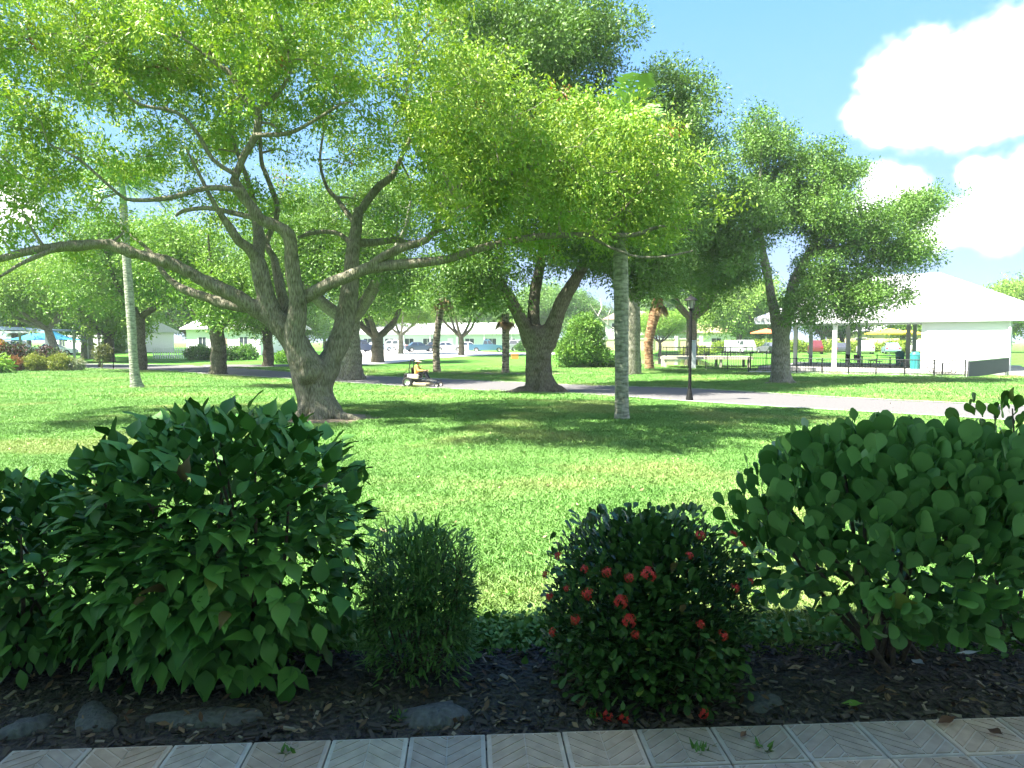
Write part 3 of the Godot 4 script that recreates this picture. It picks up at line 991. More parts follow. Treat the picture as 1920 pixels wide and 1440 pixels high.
	part(ct, "canopy", tg, M.blue_cloth)
	for k in 4:
		var lg := G.new()
		lg.bar(Vector3(0, -0.2, 0), Vector3(0, 2.12, 0), 0.035)
		part(ct, "leg", lg, M.steel, Transform3D(Basis(), Vector3(q4[k].x, 0, q4[k].z)))
	# two-storey building and the tan boundary wall beyond the pond
	var ts := low_house("two_storey_house", "two-storey pale house with brown roof behind the tan boundary wall", on_ground(22.0, -132.0), -0.2, 9.0, 8.0, 5.6, 1.6, 2.5, M.stucco, M.roof_brown, [[-2.6, 1.5, 1.4, 1.3, 1], [2.2, 1.5, 1.4, 1.3, 1], [-2.6, 4.4, 1.4, 1.3, 1], [2.2, 4.4, 1.4, 1.3, 1]], [[0, 1, 2.1, M.white_paint]])
	slab(ts, "balcony", Vector3(-1.4, 2.75, 0.01), Vector3(4.2, 2.9, 1.3), M.stucco)
	var bw := thing("boundary_wall", "tan boundary wall with pale pilasters beyond the pond", "wall", on_ground(25.0, -124.0), -0.05)
	slab(bw, "panel", Vector3(-9, -0.6, -0.12), Vector3(8, 1.95, 0.12), M.tan_wall)
	slab(bw, "coping", Vector3(-9, 1.95, -0.2), Vector3(8, 2.1, 0.2), M.stucco)
	for k in 5:
		slab(bw, "pilaster", Vector3(-9.3 + k * 4.3, -0.6, -0.3), Vector3(-8.8 + k * 4.3, 2.55, 0.3), M.stucco)
	low_house("low_house", "low house with a tan roofline seen above the boundary wall", on_ground(41.0, -138.0), -0.2, 22.0, 9.0, 3.2, 1.8, 4.0, M.stucco, M.roof_tan, [[-6, 1.6, 1.8, 1.3, 1], [-1, 1.6, 1.8, 1.3, 1], [5, 1.6, 1.8, 1.3, 1]], [[8, 1, 2.1, M.white_paint]])
	low_house("low_house", "pale yellow house far behind the pavilion roof edge", on_ground(72.0, -132.0), -0.45, 24.0, 9.0, 3.4, 1.8, 4.0, M.tan_wall, M.roof_grey, [[-6, 1.6, 1.8, 1.3, 1], [2, 1.6, 1.8, 1.3, 1]], [[6, 1, 2.1, M.white_paint]])

func umbrella(label: String, pos: Vector3, r: float, h: float, m: Material) -> void:
	var o := thing("patio_umbrella", label, "umbrella", pos)
	var g := G.new()
	g.bar(Vector3(0, 0, 0), Vector3(0, h, 0), 0.03)
	part(o, "pole", g, M.steel)
	var c := G.new()
	for k in 8:
		var a := TAU * k / 8.0
		var b := TAU * (k + 1) / 8.0
		var pa := Vector3(cos(a) * r, h - 0.55, -sin(a) * r)
		var pb := Vector3(cos(b) * r, h - 0.55, -sin(b) * r)
		c.tri(pa, pb, Vector3(0, h, 0))
		c.quad(pa + Vector3(0, -0.14, 0), pb + Vector3(0, -0.14, 0), pb, pa)
	part(o, "canopy", c, m)
	var bg := G.new()
	bg.lathe([Vector2(0.3, 0), Vector2(0.3, 0.06), Vector2(0.05, 0.12), Vector2(0, 0.12)], 16)
	part(o, "base", bg, M.concrete)

func railing(parent: Node3D, a: Vector3, b: Vector3, h: float, posts: int, m: Material, gap := 0.14) -> void:
	var dir := (b - a).normalized()
	var l := a.distance_to(b)
	var top := G.new()
	top.bar(a + Vector3(0, h, 0), b + Vector3(0, h, 0), 0.028, 6)
	part(parent, "top_rail", top, m)
	var low := G.new()
	low.bar(a + Vector3(0, 0.12, 0), b + Vector3(0, 0.12, 0), 0.02, 6)
	part(parent, "bottom_rail", low, m)
	for k in posts + 1:
		var pg := G.new()
		pg.bar(Vector3.ZERO, Vector3(0, h + 0.06, 0), 0.04, 6)
		part(parent, "post", pg, m, Transform3D(Basis(), a.lerp(b, float(k) / posts)))
	var pk := G.new()
	var q := int(l / gap)
	for k in range(1, q):
		var p := a + dir * (k * gap)
		pk.bar(p + Vector3(0, 0.12, 0), p + Vector3(0, h, 0), 0.011, 4)
	var bars := part(parent, "balusters", pk, m)
	bars.set_meta("kind", "stuff")

func pavilion() -> void:
	var base := Vector3(26.0, 0.0, -46.0)
	var th := -0.585
	var pv := thing("pavilion", "white park pavilion with a large hipped metal roof and open columned hall", "pavilion", base, th)
	# local: x along the front, +z towards the lawn; floor 0.3
	slab(pv, "floor_slab", Vector3(-9.5, -0.4, -13.5), Vector3(6.4, 0.28, 0.5), M.concrete, 0.01)
	var rf := part(pv, "roof", roof_shape(15.6, 13.6, 3.78, 3.3, 0.9, 6.3, 0.24), M.roof_white, Transform3D(Basis(), Vector3(-1.2, 0, -0.5)))
	# standing seams on the two visible slopes
	var sg := G.new()
	for k in 30:
		var x := -8.4 + k * 0.58
		var up := 1.0
		if x < -8.7 + 6.3: up = (x + 8.7) / 6.3
		elif x > 8.7 - 6.3: up = (8.7 - x) / 6.3
		var p0 := Vector3(x, 3.80, 0.9)
		var p1 := Vector3(x, 3.78, 0.9).lerp(Vector3(x, 3.78 + 3.3, -6.8), clampf(up, 0.02, 1.0)) + Vector3(0, 0.02, 0)
		sg.bar(p0, p1, 0.022, 4)
	var seams := part(rf, "roof_seams", sg, M.roof_white)
	seams.set_meta("kind", "stuff")
	slab(pv, "fascia", Vector3(-9.86, 3.34, 0.34), Vector3(7.46, 3.535, 0.395), M.grey_wall)
	slab(pv, "beam", Vector3(-9.0, 3.2, -0.25), Vector3(0.85, 3.5, 0.0), M.grey_wall)
	# white room at the right end
	slab(pv, "room_wall", Vector3(0.9, 0.28, -6.5), Vector3(5.2, 3.54, 0.1), M.white_paint)
	slab(pv, "corner_trim", Vector3(5.2, 0.28, -0.2), Vector3(5.32, 3.5, 0.2), M.white_paint)
	slab(pv, "side_wall", Vector3(5.205, 0.28, -6.5), Vector3(5.4, 3.5, -0.21), M.grey_wall)
	slab(pv, "door_jamb", Vector3(0.6, 0.28, -0.5), Vector3(0.9, 3.4, 0.05), M.white_paint)
	for c in [[-8.4, 0.0, 0], [-4.55, 0.0, 1], [-8.4, -6.3, 0], [-4.6, -6.3, 0], [-0.6, -6.3, 0], [-8.4, -12.4, 0], [-4.6, -12.4, 0], [-0.6, -12.4, 0], [3.6, -12.4, 0]]:
		slab(pv, "column", Vector3(c[0] - 0.14, 0.28, c[1] - 0.14), Vector3(c[0] + 0.14, 3.5, c[1] + 0.14), M.white_paint if c[2] == 1 else M.grey_wall, 0.015)
	# patio in front with a railing and a dark screen at the end
	slab(pv, "patio_slab", Vector3(-9.5, -0.5, 0.5), Vector3(3.2, 0.02, 3.6), M.concrete, 0.01)
	var fe := thing("patio_railing", "thin dark railing along the pavilion patio edge", "railing", base, th)
	railing(fe, Vector3(-9.4, 0.02, 3.5), Vector3(3.1, 0.02, 3.5), 0.95, 8, M.dark_metal, 0.16)
	var scn := thing("screen_panel", "dark screened fence panel with a pale top rail beside the pavilion wall", "fence", base, th)
	slab(scn, "end_post", Vector3(3.22, 0.0, 3.5), Vector3(3.28, 1.0, 3.56), M.windscreen)
	var pgm := G.new()
	var pa := Vector3(3.25, -0.05, 3.53)
	var pb := Vector3(5.3, 0.25, 0.3)
	pgm.quad(pa, pb, pb + Vector3(0, 0.85, 0), pa + Vector3(0, 0.95, 0))
	var thk := Vector3(0.05, 0, 0.04)
	pgm.quad(pb - thk, pa - thk, pa - thk + Vector3(0, 0.95, 0), pb - thk + Vector3(0, 0.85, 0))
	part(scn, "mesh_panel", pgm, M.windscreen)
	var tr := G.new()
	tr.bar(pa + Vector3(0, 1.0, 0), pb + Vector3(0, 0.9, 0), 0.05, 6)
	part(scn, "top_rail", tr, M.white_paint)
	# things on the patio
	picnic_table("round picnic table with four seats in front of the white pavilion wall", Transform3D(Basis(Vector3.UP, th), base) * Vector3(1.9, 0.02, 2.1))
	picnic_table("round picnic table beside the green litter bin under the pavilion", Transform3D(Basis(Vector3.UP, th), base) * Vector3(-1.3, 0.28, -1.6))
	picnic_table("round picnic table deep inside the open pavilion hall", Transform3D(Basis(Vector3.UP, th), base) * Vector3(-3.4, 0.28, -4.6))
	picnic_table("round picnic table near the pavilion's end columns", Transform3D(Basis(Vector3.UP, th), base) * Vector3(-6.6, 0.28, -3.0))
	bin("teal litter bin against the white door jamb of the pavilion", Transform3D(Basis(Vector3.UP, th), base) * Vector3(0.25, 0.28, -0.6))
	bin("teal litter bin standing further inside the pavilion hall", Transform3D(Basis(Vector3.UP, th), base) * Vector3(-1.0, 0.28, -5.2))
	for k in 3:
		var xf := Transform3D(Basis(Vector3.UP, th), base)
		var ch := thing("stacking_chair", "dark stacking chair beside a table in the pavilion hall", "chair", xf * Vector3(-2.4 - k * 0.9, 0.28, -2.4 + (k % 2) * 0.5), rng.randf() * TAU, "chairs in the pavilion")
		chair(ch)
	umbrella("large yellow umbrella behind the pavilion hall, the wider one", Vector3(45.5, 0.35, -85.0), 2.9, 3.3, M.yellow_cloth)
	umbrella("yellow umbrella partly behind the pavilion's white room", Vector3(48.8, 0.35, -87.0), 2.2, 3.2, M.yellow_cloth)
	umbrella("orange umbrella beside the grey tree trunk, across the pond", Vector3(33.5, 0.4, -93.0), 2.1, 3.4, M.orange_cloth)

func chair(o: Node3D) -> void:
	var g := G.new()
	g.box(Vector3(0, 0.45, 0), Vector3(0.45, 0.04, 0.45), 0.01)
	part(o, "seat", g, M.black)
	g = G.new()
	g.box(Vector3(0, 0.72, -0.22), Vector3(0.43, 0.36, 0.03), 0.01)
	part(o, "backrest", g, M.black)
	for x in [-0.2, 0.2]:
		for z in [-0.21, 0.2]:
			g = G.new()
			g.bar(Vector3(x, 0, z), Vector3(x, 0.9 if z < 0.0 else 0.44, z), 0.013, 6)
			part(o, "leg", g, M.dark_metal)

func picnic_table(label: String, pos: Vector3) -> void:
	var o := thing("picnic_table", label, "table", pos, rng.randf())
	var g := G.new()
	g.lathe([Vector2(0, 0.72), Vector2(0.62, 0.72), Vector2(0.64, 0.735), Vector2(0.62, 0.76), Vector2(0, 0.76)], 24)
	part(o, "table_top", g, M.dark_metal)
	g = G.new()
	g.bar(Vector3(0, 0, 0), Vector3(0, 0.72, 0), 0.05)
	part(o, "pedestal", g, M.dark_metal)
	for k in 4:
		var a := TAU * k / 4.0
		var d := Vector3(cos(a), 0, sin(a))
		var s := G.new()
		s.lathe([Vector2(0, 0.43), Vector2(0.19, 0.43), Vector2(0.2, 0.46), Vector2(0, 0.47)], 16, Transform3D(Basis(), d * 0.95))
		var st := part(o, "seat", s, M.dark_metal)
		var arm := G.new()
		arm.tube(PackedVector3Array([d * 0.03 + Vector3(0, 0.15, 0), d * 0.8 + Vector3(0, 0.15, 0), d * 0.95 + Vector3(0, 0.43, 0)]), PackedFloat32Array([0.022, 0.022, 0.022]), 6)
		part(st, "arm", arm, M.dark_metal)

func bin(label: String, pos: Vector3) -> void:
	var o := thing("litter_bin", label, "bin", pos)
	var g := G.new()
	g.lathe([Vector2(0, 0), Vector2(0.27, 0), Vector2(0.3, 0.9), Vector2(0.28, 0.9), Vector2(0, 0.88)], 18)
	part(o, "body", g, M.teal)
	g = G.new()
	g.lathe([Vector2(0.31, 0.9), Vector2(0.32, 0.96), Vector2(0.2, 1.12), Vector2(0, 1.14)], 18)
	part(o, "lid", g, M.teal)

func bridge_and_fences() -> void:
	var br := thing("footbridge", "timber footbridge with dark railings leading to the pavilion", "bridge", Vector3(12.2, 0, -56.2), -0.08)
	for k in 34:
		var pg := G.new()
		pg.box(Vector3.ZERO, Vector3(0.19, 0.05, 2.0), 0.006)
		part(br, "plank", pg, M.wood_deck, Transform3D(Basis(), Vector3(0.1 + k * 0.2, 0.88, -1.0)))
	slab(br, "beam", Vector3(-0.1, 0.66, -0.12), Vector3(6.9, 0.85, 0.0), M.wood_deck)
	slab(br, "beam", Vector3(-0.1, 0.66, -2.0), Vector3(6.9, 0.85, -1.88), M.wood_deck)
	for x in [0.05, 2.2, 4.4, 6.6]:
		slab(br, "pile", Vector3(x - 0.09, -1.2, -0.25), Vector3(x + 0.09, 0.66, -0.07), M.wood_deck)
		slab(br, "pile", Vector3(x - 0.09, -1.2, -1.95), Vector3(x + 0.09, 0.66, -1.77), M.wood_deck)
	railing(br, Vector3(0.1, 0.9, -0.05), Vector3(6.8, 0.9, -0.05), 0.72, 4, M.dark_metal, 0.13)
	railing(br, Vector3(0.1, 0.9, -1.95), Vector3(6.8, 0.9, -1.95), 0.72, 4, M.dark_metal, 0.13)
	var g := G.new()
	g.box(Vector3(0, 0.95, 0), Vector3(0.34, 2.3, 0.34), 0.03)
	g.box(Vector3(0, 2.14, 0), Vector3(0.42, 0.1, 0.42), 0.03)
	solo("gate_post", g, M.grey_wall, "thick grey gate post at the near end of the footbridge", "post", on_ground(13.9, -54.0))
	var f := thing("iron_fence", "black iron railing fence between the footbridge and the pavilion", "fence")
	railing(f, on_ground(14.6, -53.0), on_ground(18.6, -50.0) + Vector3(0, 0.05, 0), 1.25, 3, M.dark_metal, 0.13)
	var f2 := thing("iron_fence", "black iron fence running on behind the pale grey-barked tree", "fence")
	railing(f2, on_ground(17.0, -57.0), on_ground(22.0, -56.0) + Vector3(0, 0.05, 0), 1.25, 3, M.dark_metal, 0.13)
	# blank white board across the pond
	var sb := thing("notice_board", "blank white board on two posts beyond the footbridge", "sign", on_ground(29.2, -94.0), -0.2)
	slab(sb, "panel", Vector3(-0.85, 0.75, 0), Vector3(0.85, 2.2, 0.06), M.white_paint, 0.01)
	for x in [-0.7, 0.7]:
		slab(sb, "post", Vector3(x - 0.05, -0.3, -0.1), Vector3(x + 0.05, 2.2, -0.005), M.steel)

# ------------------------------------------------------------------ trees
func leaf_cluster(count: int, radius: float, length: float, width: float, droop: float, sd: int) -> ArrayMesh:
	var r := RandomNumberGenerator.new()
	r.seed = sd
	var g := G.new()
	g.use_col = true
	for k in count:
		var d := Vector3(r.randfn(), r.randfn() * 0.8, r.randfn()).normalized()
		var p := d * radius * pow(r.randf(), 0.45)
		var dir := (d + Vector3(r.randfn(), r.randfn() - droop * 2.0, r.randfn()) * 0.6).normalized()
		var side := dir.cross(Vector3(r.randfn(), r.randfn() + 0.8, r.randfn())).normalized()
		var l := length * r.randf_range(0.7, 1.25)
		var w := width * r.randf_range(0.75, 1.2)
		var up := side.cross(dir).normalized()
		var vary := r.randf_range(0.88, 1.12)
		g.col = Color(vary, vary, vary * r.randf_range(0.85, 1.1))
		var a := p
		var b := p + dir * l * 0.5 + side * w * 0.5 + up * w * 0.12
		var c := p + dir * l - up * l * 0.12
		var e := p + dir * l * 0.5 - side * w * 0.5 + up * w * 0.12
		var n0 := up
		var i0 := g.vert(a, n0, Vector2.ZERO)
		g.vert(b, (n0 - side * 0.25).normalized(), Vector2.ZERO)
		g.vert(c, n0, Vector2.ZERO)
		g.vert(e, (n0 + side * 0.25).normalized(), Vector2.ZERO)
		g.ix.append_array(PackedInt32Array([i0, i0 + 2, i0 + 1, i0, i0 + 3, i0 + 2]))
	return g.mesh(M.leaf)

func smooth(pts: PackedVector3Array, rad: PackedFloat32Array, step: float) -> Array:
	var op := PackedVector3Array()
	var orr := PackedFloat32Array()
	for i in pts.size() - 1:
		var n := maxi(1, int(ceil(pts[i].distance_to(pts[i + 1]) / step)))
		for k in n:
			var t := float(k) / n
			op.append(pts[i].cubic_interpolate(pts[i + 1], pts[maxi(i - 1, 0)], pts[mini(i + 2, pts.size() - 1)], t))
			orr.append(lerpf(rad[i], rad[i + 1], t))
	op.append(pts[pts.size() - 1])
	orr.append(rad[rad.size() - 1])
	return [op, orr]

# limbs: rows of x, y, z, radius; blobs: x, y, z, half sizes, number of twigs
func grow(tree: Node3D, limbs: Array, blobs: Array, o: Dictionary) -> void:
	var trunk := G.new()
	var thick: Array = []
	var twigs := G.new()
	var P := PackedVector3Array()
	var R := PackedFloat32Array()
	for li in limbs.size():
		var q: Array = limbs[li]
		var pts := PackedVector3Array()
		var rad := PackedFloat32Array()
		for k in range(0, q.size(), 4):
			pts.append(Vector3(q[k], q[k + 1], q[k + 2]))
			rad.append(q[k + 3])
		var s := smooth(pts, rad, o.get("step", 0.3))
		var big: float = rad[0]
		if o.has("cell") and big >= 0.2:
			# thick wood joins smoothly into one body; the thin end goes on as a tube
			var cut := 0
			for k in s[0].size() - 1:
				if s[1][k] < 0.11:
					break
				thick.append([s[0][k], s[0][k + 1], s[1][k], s[1][k + 1]])
				cut = k
			if cut < s[0].size() - 3:
				trunk.tube(s[0].slice(maxi(cut - 1, 0)), s[1].slice(maxi(cut - 1, 0)), 9, 0.12, lump)
		else:
			trunk.tube(s[0], s[1], 18 if big > 0.4 else (11 if big > 0.12 else 7), 0.3 if big > 0.3 else 0.16, lump, maxf(1.0, roundf(big * 8.0)), 1.0, true)
		if li >= int(o.get("bare", 1)) and not (li in o.get("roots", [])):
			for k in s[0].size():
				if k > s[0].size() / 4:
					P.append(s[0][k])
					R.append(s[1][k])
	if thick.size() > 0:
		var body := nets(thick, o.cell, 0.08, 0.05)
		var off := trunk.v.size()
		trunk.v.append_array(body.v)
		trunk.n.append_array(body.n)
		trunk.u.append_array(body.u)
		for k in body.ix:
			trunk.ix.append(k + off)
	part(tree, "trunk", trunk, o.bark)
	var want := PackedVector3Array()
	var floor_y: float = o.get("low", 2.0)
	for b in blobs:
		for k in int(b[6]):
			var d := Vector3(gauss(), gauss(), gauss()).normalized() * pow(rng.randf(), 0.42)
			var p := Vector3(b[0] + d.x * b[3], b[1] + d.y * b[4], b[2] + d.z * b[5])
			if p.y < floor_y:
				continue
			if o.has("open"):  # the airy underside where the limbs show
				var w: AABB = o.open
				if w.has_point(p) and rng.randf() < 0.85:
					continue
			want.append(p)
	var order: Array = []
	for k in want.size():
		var best := 1e9
		for m in range(0, P.size(), 2):
			best = minf(best, want[k].distance_squared_to(P[m]))
		order.append([best, k])
	order.sort()
	var xfs: Array[Transform3D] = []
	var cols := PackedColorArray()
	var mature: Color = o.mature
	var young: Color = o.young
	var per: int = o.per
	var spread: float = o.spread
	var size: float = o.get("size", 1.0)
	for e in order:
		var target: Vector3 = want[e[1]]
		var best := 1e9
		var at := 0
		for m in P.size():
			var dd := target.distance_squared_to(P[m])
			if dd < best:
				best = dd
				at = m
		var from := P[at]
		var dist := sqrt(best)
		var n := clampi(int(dist / 0.6) + 1, 2, 6)
		var pts := PackedVector3Array()
		var rad := PackedFloat32Array()
		var r0 := minf(R[at] * 0.7, (0.012 + 0.014 * dist) * float(o.get("twigs", 1.0)))
		var bend := Vector3(gauss(), gauss() + 0.6, gauss()) * dist * 0.12
		for k in n + 1:
			var t := float(k) / n
			pts.append(from.lerp(target, t) + bend * sin(t * PI) + Vector3(gauss(), gauss(), gauss()) * 0.03 * dist * (0.0 if k == 0 or k == n else 1.0))
			rad.append(lerpf(r0, 0.006 * float(o.get("twigs", 1.0)), t))
			if k > 0:
				P.append(pts[k])
				R.append(rad[k])
		twigs.tube(pts, rad, 5 if r0 > 0.02 else 4, 0.0, null, 1.0, 1.0, false)
		for k in per:
			var back := pts[n] if k > per / 3 else pts[maxi(n - 1, 0)].lerp(pts[n], rng.randf())
			var p := back + Vector3(gauss() * spread, gauss() * spread * 0.65, gauss() * spread)
			xfs.append(Transform3D(rand_basis(size * rng.randf_range(0.75, 1.25)), p))
			var cc := mature.lerp(young, rng.randf())
			if rng.randf() < float(o.get("brown", 0.0)):
				cc = Color(0.28, 0.14, 0.05)
			cols.append(cc)
	part(tree, "branches", twigs, o.get("twig", M.twig))
	scatter(tree, "crown", o.leaf, xfs, cols)

# trunk and rising limbs for a tree that is only seen from afar
func plain_limbs(h: float, r: float, fork: float, reach: float, count: int) -> Array:
	var out: Array = [[0.0, -0.3, 0.0, r * 1.7, 0.0, 0.15, 0.0, r * 1.25, 0.02, fork * 0.5, 0.03, r, 0.0, fork, 0.0, r * 0.95]]
	for k in count:
		var a := TAU * (k + rng.randf() * 0.6) / count
		var q: Array = []
		for s in 5:
			var t := s / 4.0
			var out_r := reach * pow(t, 0.8) * rng.randf_range(0.85, 1.1)
			q.append_array([cos(a) * out_r, fork - 0.2 + (h - fork) * pow(t, 1.15) * 0.8, sin(a) * out_r, lerpf(r * 0.62, 0.04, t)])
		out.append(q)
	return out

func dome(h0: float, h1: float, rad: float, count: int, lobes: int) -> Array:
	var out: Array = []
	var mid := (h0 + h1) * 0.5
	out.append([0.0, mid, 0.0, rad * 0.75, (h1 - h0) * 0.5, rad * 0.75, count / 3])
	for k in lobes:
		var a := TAU * (k + rng.randf() * 0.7) / lobes
		var hh := lerpf(h0 + 0.8, h1 - 1.0, rng.randf())
		var rr := rad * rng.randf_range(0.32, 0.5)
		out.append([cos(a) * rad * 0.62, hh, sin(a) * rad * 0.62, rr, rr * 0.72, rr, count * 2 / 3 / lobes])
	return out

func trees() -> void:
	var lit_leaf := leaf_cluster(26, 0.30, 0.118, 0.046, 0.7, 1)
	var oak_leaf := leaf_cluster(28, 0.36, 0.13, 0.06, 0.2, 2)
	var far_leaf := leaf_cluster(24, 0.55, 0.24, 0.12, 0.2, 3)
	var o1 := thing("shade_tree", "huge spreading tree with yellow-green leaves and a forked trunk on the lawn", "tree", Vector3(-5.29, -0.03, -19.31))
	grow(o1, OAK_LIMBS, OAK_CROWN, {"bark": M.bark, "leaf": lit_leaf, "mature": Color(0.21, 0.40, 0.06), "young": Color(0.33, 0.45, 0.075), "per": 12, "spread": 0.27, "twigs": 2.0, "bare": 1, "roots": [24, 25, 26], "cell": 0.07, "low": 4.2, "open": AABB(Vector3(-6.2, 0, -1.8), Vector3(9.4, 8.4, 9.0)), "brown": 0.004})
	var o2 := thing("oak_tree", "massive dark-trunked oak with a two-way fork at the road edge", "tree", Vector3(1.35, -0.22, -32.24))
	grow(o2, OAK2_LIMBS, OAK2_CROWN, {"bark": M.bark_dark, "leaf": oak_leaf, "mature": Color(0.087, 0.187, 0.032), "young": Color(0.145, 0.272, 0.049), "per": 15, "spread": 0.44, "bare": 1, "roots": [4, 5], "cell": 0.1, "size": 1.25, "low": 3.9, "open": AABB(Vector3(-1.6, 0, -1.0), Vector3(4.6, 6.0, 8.0))})
	var o3 := thing("oak_tree", "pale grey-barked oak with ragged crown beside the pavilion", "tree", Vector3(14.23, -0.09, -37.14))
	grow(o3, RIGHT_LIMBS, RIGHT_CROWN, {"bark": M.bark_grey, "leaf": oak_leaf, "mature": Color(0.098, 0.212, 0.039), "young": Color(0.165, 0.310, 0.058), "per": 14, "spread": 0.4, "bare": 1, "roots": [4, 5], "cell": 0.09, "size": 1.2, "low": 3.0})
	# oak just behind the big trunk
	var o4 := thing("oak_tree", "stout grey oak standing directly behind the huge forked tree", "tree", on_ground(-9.84, -42.5))
	grow(o4, plain_limbs(12.0, 0.72, 3.6, 5.5, 5), dome(5.5, 13.0, 6.0, 300, 7), {"bark": M.bark_grey, "leaf": oak_leaf, "mature": Color(0.094, 0.204, 0.035), "young": Color(0.155, 0.291, 0.049), "per": 10, "spread": 0.65, "size": 1.4, "low": 4.5})
	# left of the road
	var mids := [
		["dark straight-trunked oak right beside the slim palm at the left", -26.73, -50.7, 10.5, 0.36, 4.0, 5.6, 3.0, Color(0.06, 0.17, 0.03), Color(0.2, 0.36, 0.06)],
		["oak with a dark trunk on the near verge where the road forks", -19.27, -46.2, 10.0, 0.45, 3.2, 5.4, 2.3, Color(0.07, 0.19, 0.03), Color(0.22, 0.38, 0.06)],
		["slender oak on the grass island between the road forks", -20.6, -59.5, 9.5, 0.4, 3.0, 5.0, 1.9, Color(0.06, 0.16, 0.03), Color(0.17, 0.31, 0.05)],
		["wide oak with bluish leaves in front of the white cottage wall", -47.0, -78.0, 11.0, 0.6, 3.2, 6.5, 3.4, Color(0.06, 0.15, 0.045), Color(0.19, 0.31, 0.1)],
		["grey many-limbed oak at the corner of the parking lot", -12.95, -67.8, 9.5, 0.55, 2.6, 5.2, 3.0, Color(0.06, 0.16, 0.03), Color(0.18, 0.33, 0.05)],
		["small pale-limbed tree in front of the long white building", -6.16, -85.6, 8.5, 0.32, 2.4, 4.8, 3.2, Color(0.07, 0.17, 0.04), Color(0.2, 0.34, 0.07)],
		["bright green low tree hanging in front of the white car", -14.5, -92.0, 8.0, 0.3, 2.6, 4.6, 2.2, Color(0.08, 0.22, 0.03), Color(0.24, 0.42, 0.06)],
		["leaning tree rising out of the red hedge by the carport", -36.5, -57.0, 8.5, 0.3, 3.4, 4.6, 3.2, Color(0.08, 0.2, 0.03), Color(0.24, 0.4, 0.06)],
		["yellowish tree above the carport roof", -49.5, -66.0, 10.0, 0.4, 4.4, 5.6, 4.2, Color(0.11, 0.23, 0.025), Color(0.28, 0.43, 0.05)],
		["dark hanging tree behind the lamp post by the footbridge", 15.5, -61.0, 11.5, 0.45, 4.2, 5.2, 3.6, Color(0.035, 0.1, 0.022), Color(0.12, 0.24, 0.05)],
		["bright green tree in front of the tan boundary wall", 23.5, -112.0, 6.5, 0.25, 2.4, 4.0, 2.4, Color(0.1, 0.26, 0.03), Color(0.27, 0.46, 0.06)],
		["tall oak rising behind the royal palm crown", 8.0, -47.0, 16.5, 0.5, 5.0, 6.0, 6.5, Color(0.04, 0.12, 0.025), Color(0.14, 0.27, 0.06)],
	]
	for q in mids:
		var t := thing("oak_tree", q[0], "tree", on_ground(q[1], q[2]))
		var lean := Vector2.ZERO
		if q[0].begins_with("leaning"):
			t.rotation.z = 0.3
		grow(t, plain_limbs(q[3], q[4], q[5], q[6] * 0.8, 5), dome(q[7] + 1.5, q[3] + 0.5, q[6], 190, 6), {"bark": M.bark_dark if rng.randf() < 0.5 else M.bark_grey, "leaf": oak_leaf, "mature": (q[8] as Color).lerp(q[9], 0.4), "young": q[9], "per": 9, "spread": 0.7, "size": 1.6, "low": q[7] + 1.1, "step": 0.6})
	# trees beyond the lot and the pond: four kinds, repeated
	var protos: Array = []
	for k in 4:
		var dk: Color = [Color(0.045, 0.13, 0.03), Color(0.06, 0.17, 0.03), Color(0.05, 0.13, 0.045), Color(0.09, 0.2, 0.03)][k]
		var lt: Color = [Color(0.14, 0.28, 0.06), Color(0.19, 0.35, 0.06), Color(0.16, 0.27, 0.1), Color(0.24, 0.39, 0.06)][k]
		var where: Vector3 = [on_ground(-88, -112), on_ground(34, -150), on_ground(-30, -158), on_ground(62, -112)][k]
		var t := thing("background_tree", ["dark green tree in the row beyond the buildings", "mid green tree in the row beyond the buildings", "bluish green tree in the row beyond the buildings", "yellow green tree in the row beyond the buildings"][k], "tree", where, 0.0, ["dark trees beyond the buildings", "mid green trees beyond the buildings", "bluish trees beyond the buildings", "yellow green trees beyond the buildings"][k])
		grow(t, plain_limbs(10.5, 0.4, 2.6, 4.6, 4), dome(2.6, 11.0, 5.6, 170, 7), {"bark": M.bark_dark, "leaf": far_leaf, "mature": dk.lerp(lt, 0.4), "young": lt, "per": 7, "spread": 0.8, "size": 1.5, "low": 1.8, "step": 0.8})
		protos.append(t)
	var spots: Array = []
	for k in 17:
		spots.append([-108.0 + k * 13.0 + rng.randf_range(-3, 3), -162.0 + rng.randf_range(-8, 8), k % 4])
	for q in [[-78, -128, 1], [-66, -122, 2], [-54, -118, 0], [-44, -112, 3], [-62, -88, 2], [-56, -98, 1], [-70, -84, 0], [-33, -104, 1], [-28, -142, 0], [4, -142, 1], [12, -136, 0], [28, -142, 2], [44, -126, 1], [52, -118, 0], [74, -118, 2], [84, -110, 1], [70, -100, 3], [92, -100, 0], [58, -124, 2], [38, -118, 3], [-40, -70, 3]]:
		spots.append(q)
	for q in spots:
		var s := rng.randf_range(0.85, 1.2)
		copy(protos[q[2]], "background_tree", on_ground(q[0], q[1]), rng.randf() * TAU, Vector3(s, s * rng.randf_range(0.85, 1.1), s))
	# bare pale branches by the pond
	var bt := thing("bare_tree", "small leafless tree with pale crooked branches near the pond", "tree", on_ground(6.8, -52.0))
	var bg := G.new()
	bg.tube(PackedVector3Array([Vector3(1.6, -0.2, 0), Vector3(1.5, 1.5, 0), Vector3(1.1, 2.9, 0)]), PackedFloat32Array([0.12, 0.09, 0.07]), 8)
	part(bt, "trunk", bg, M.pale_wood)
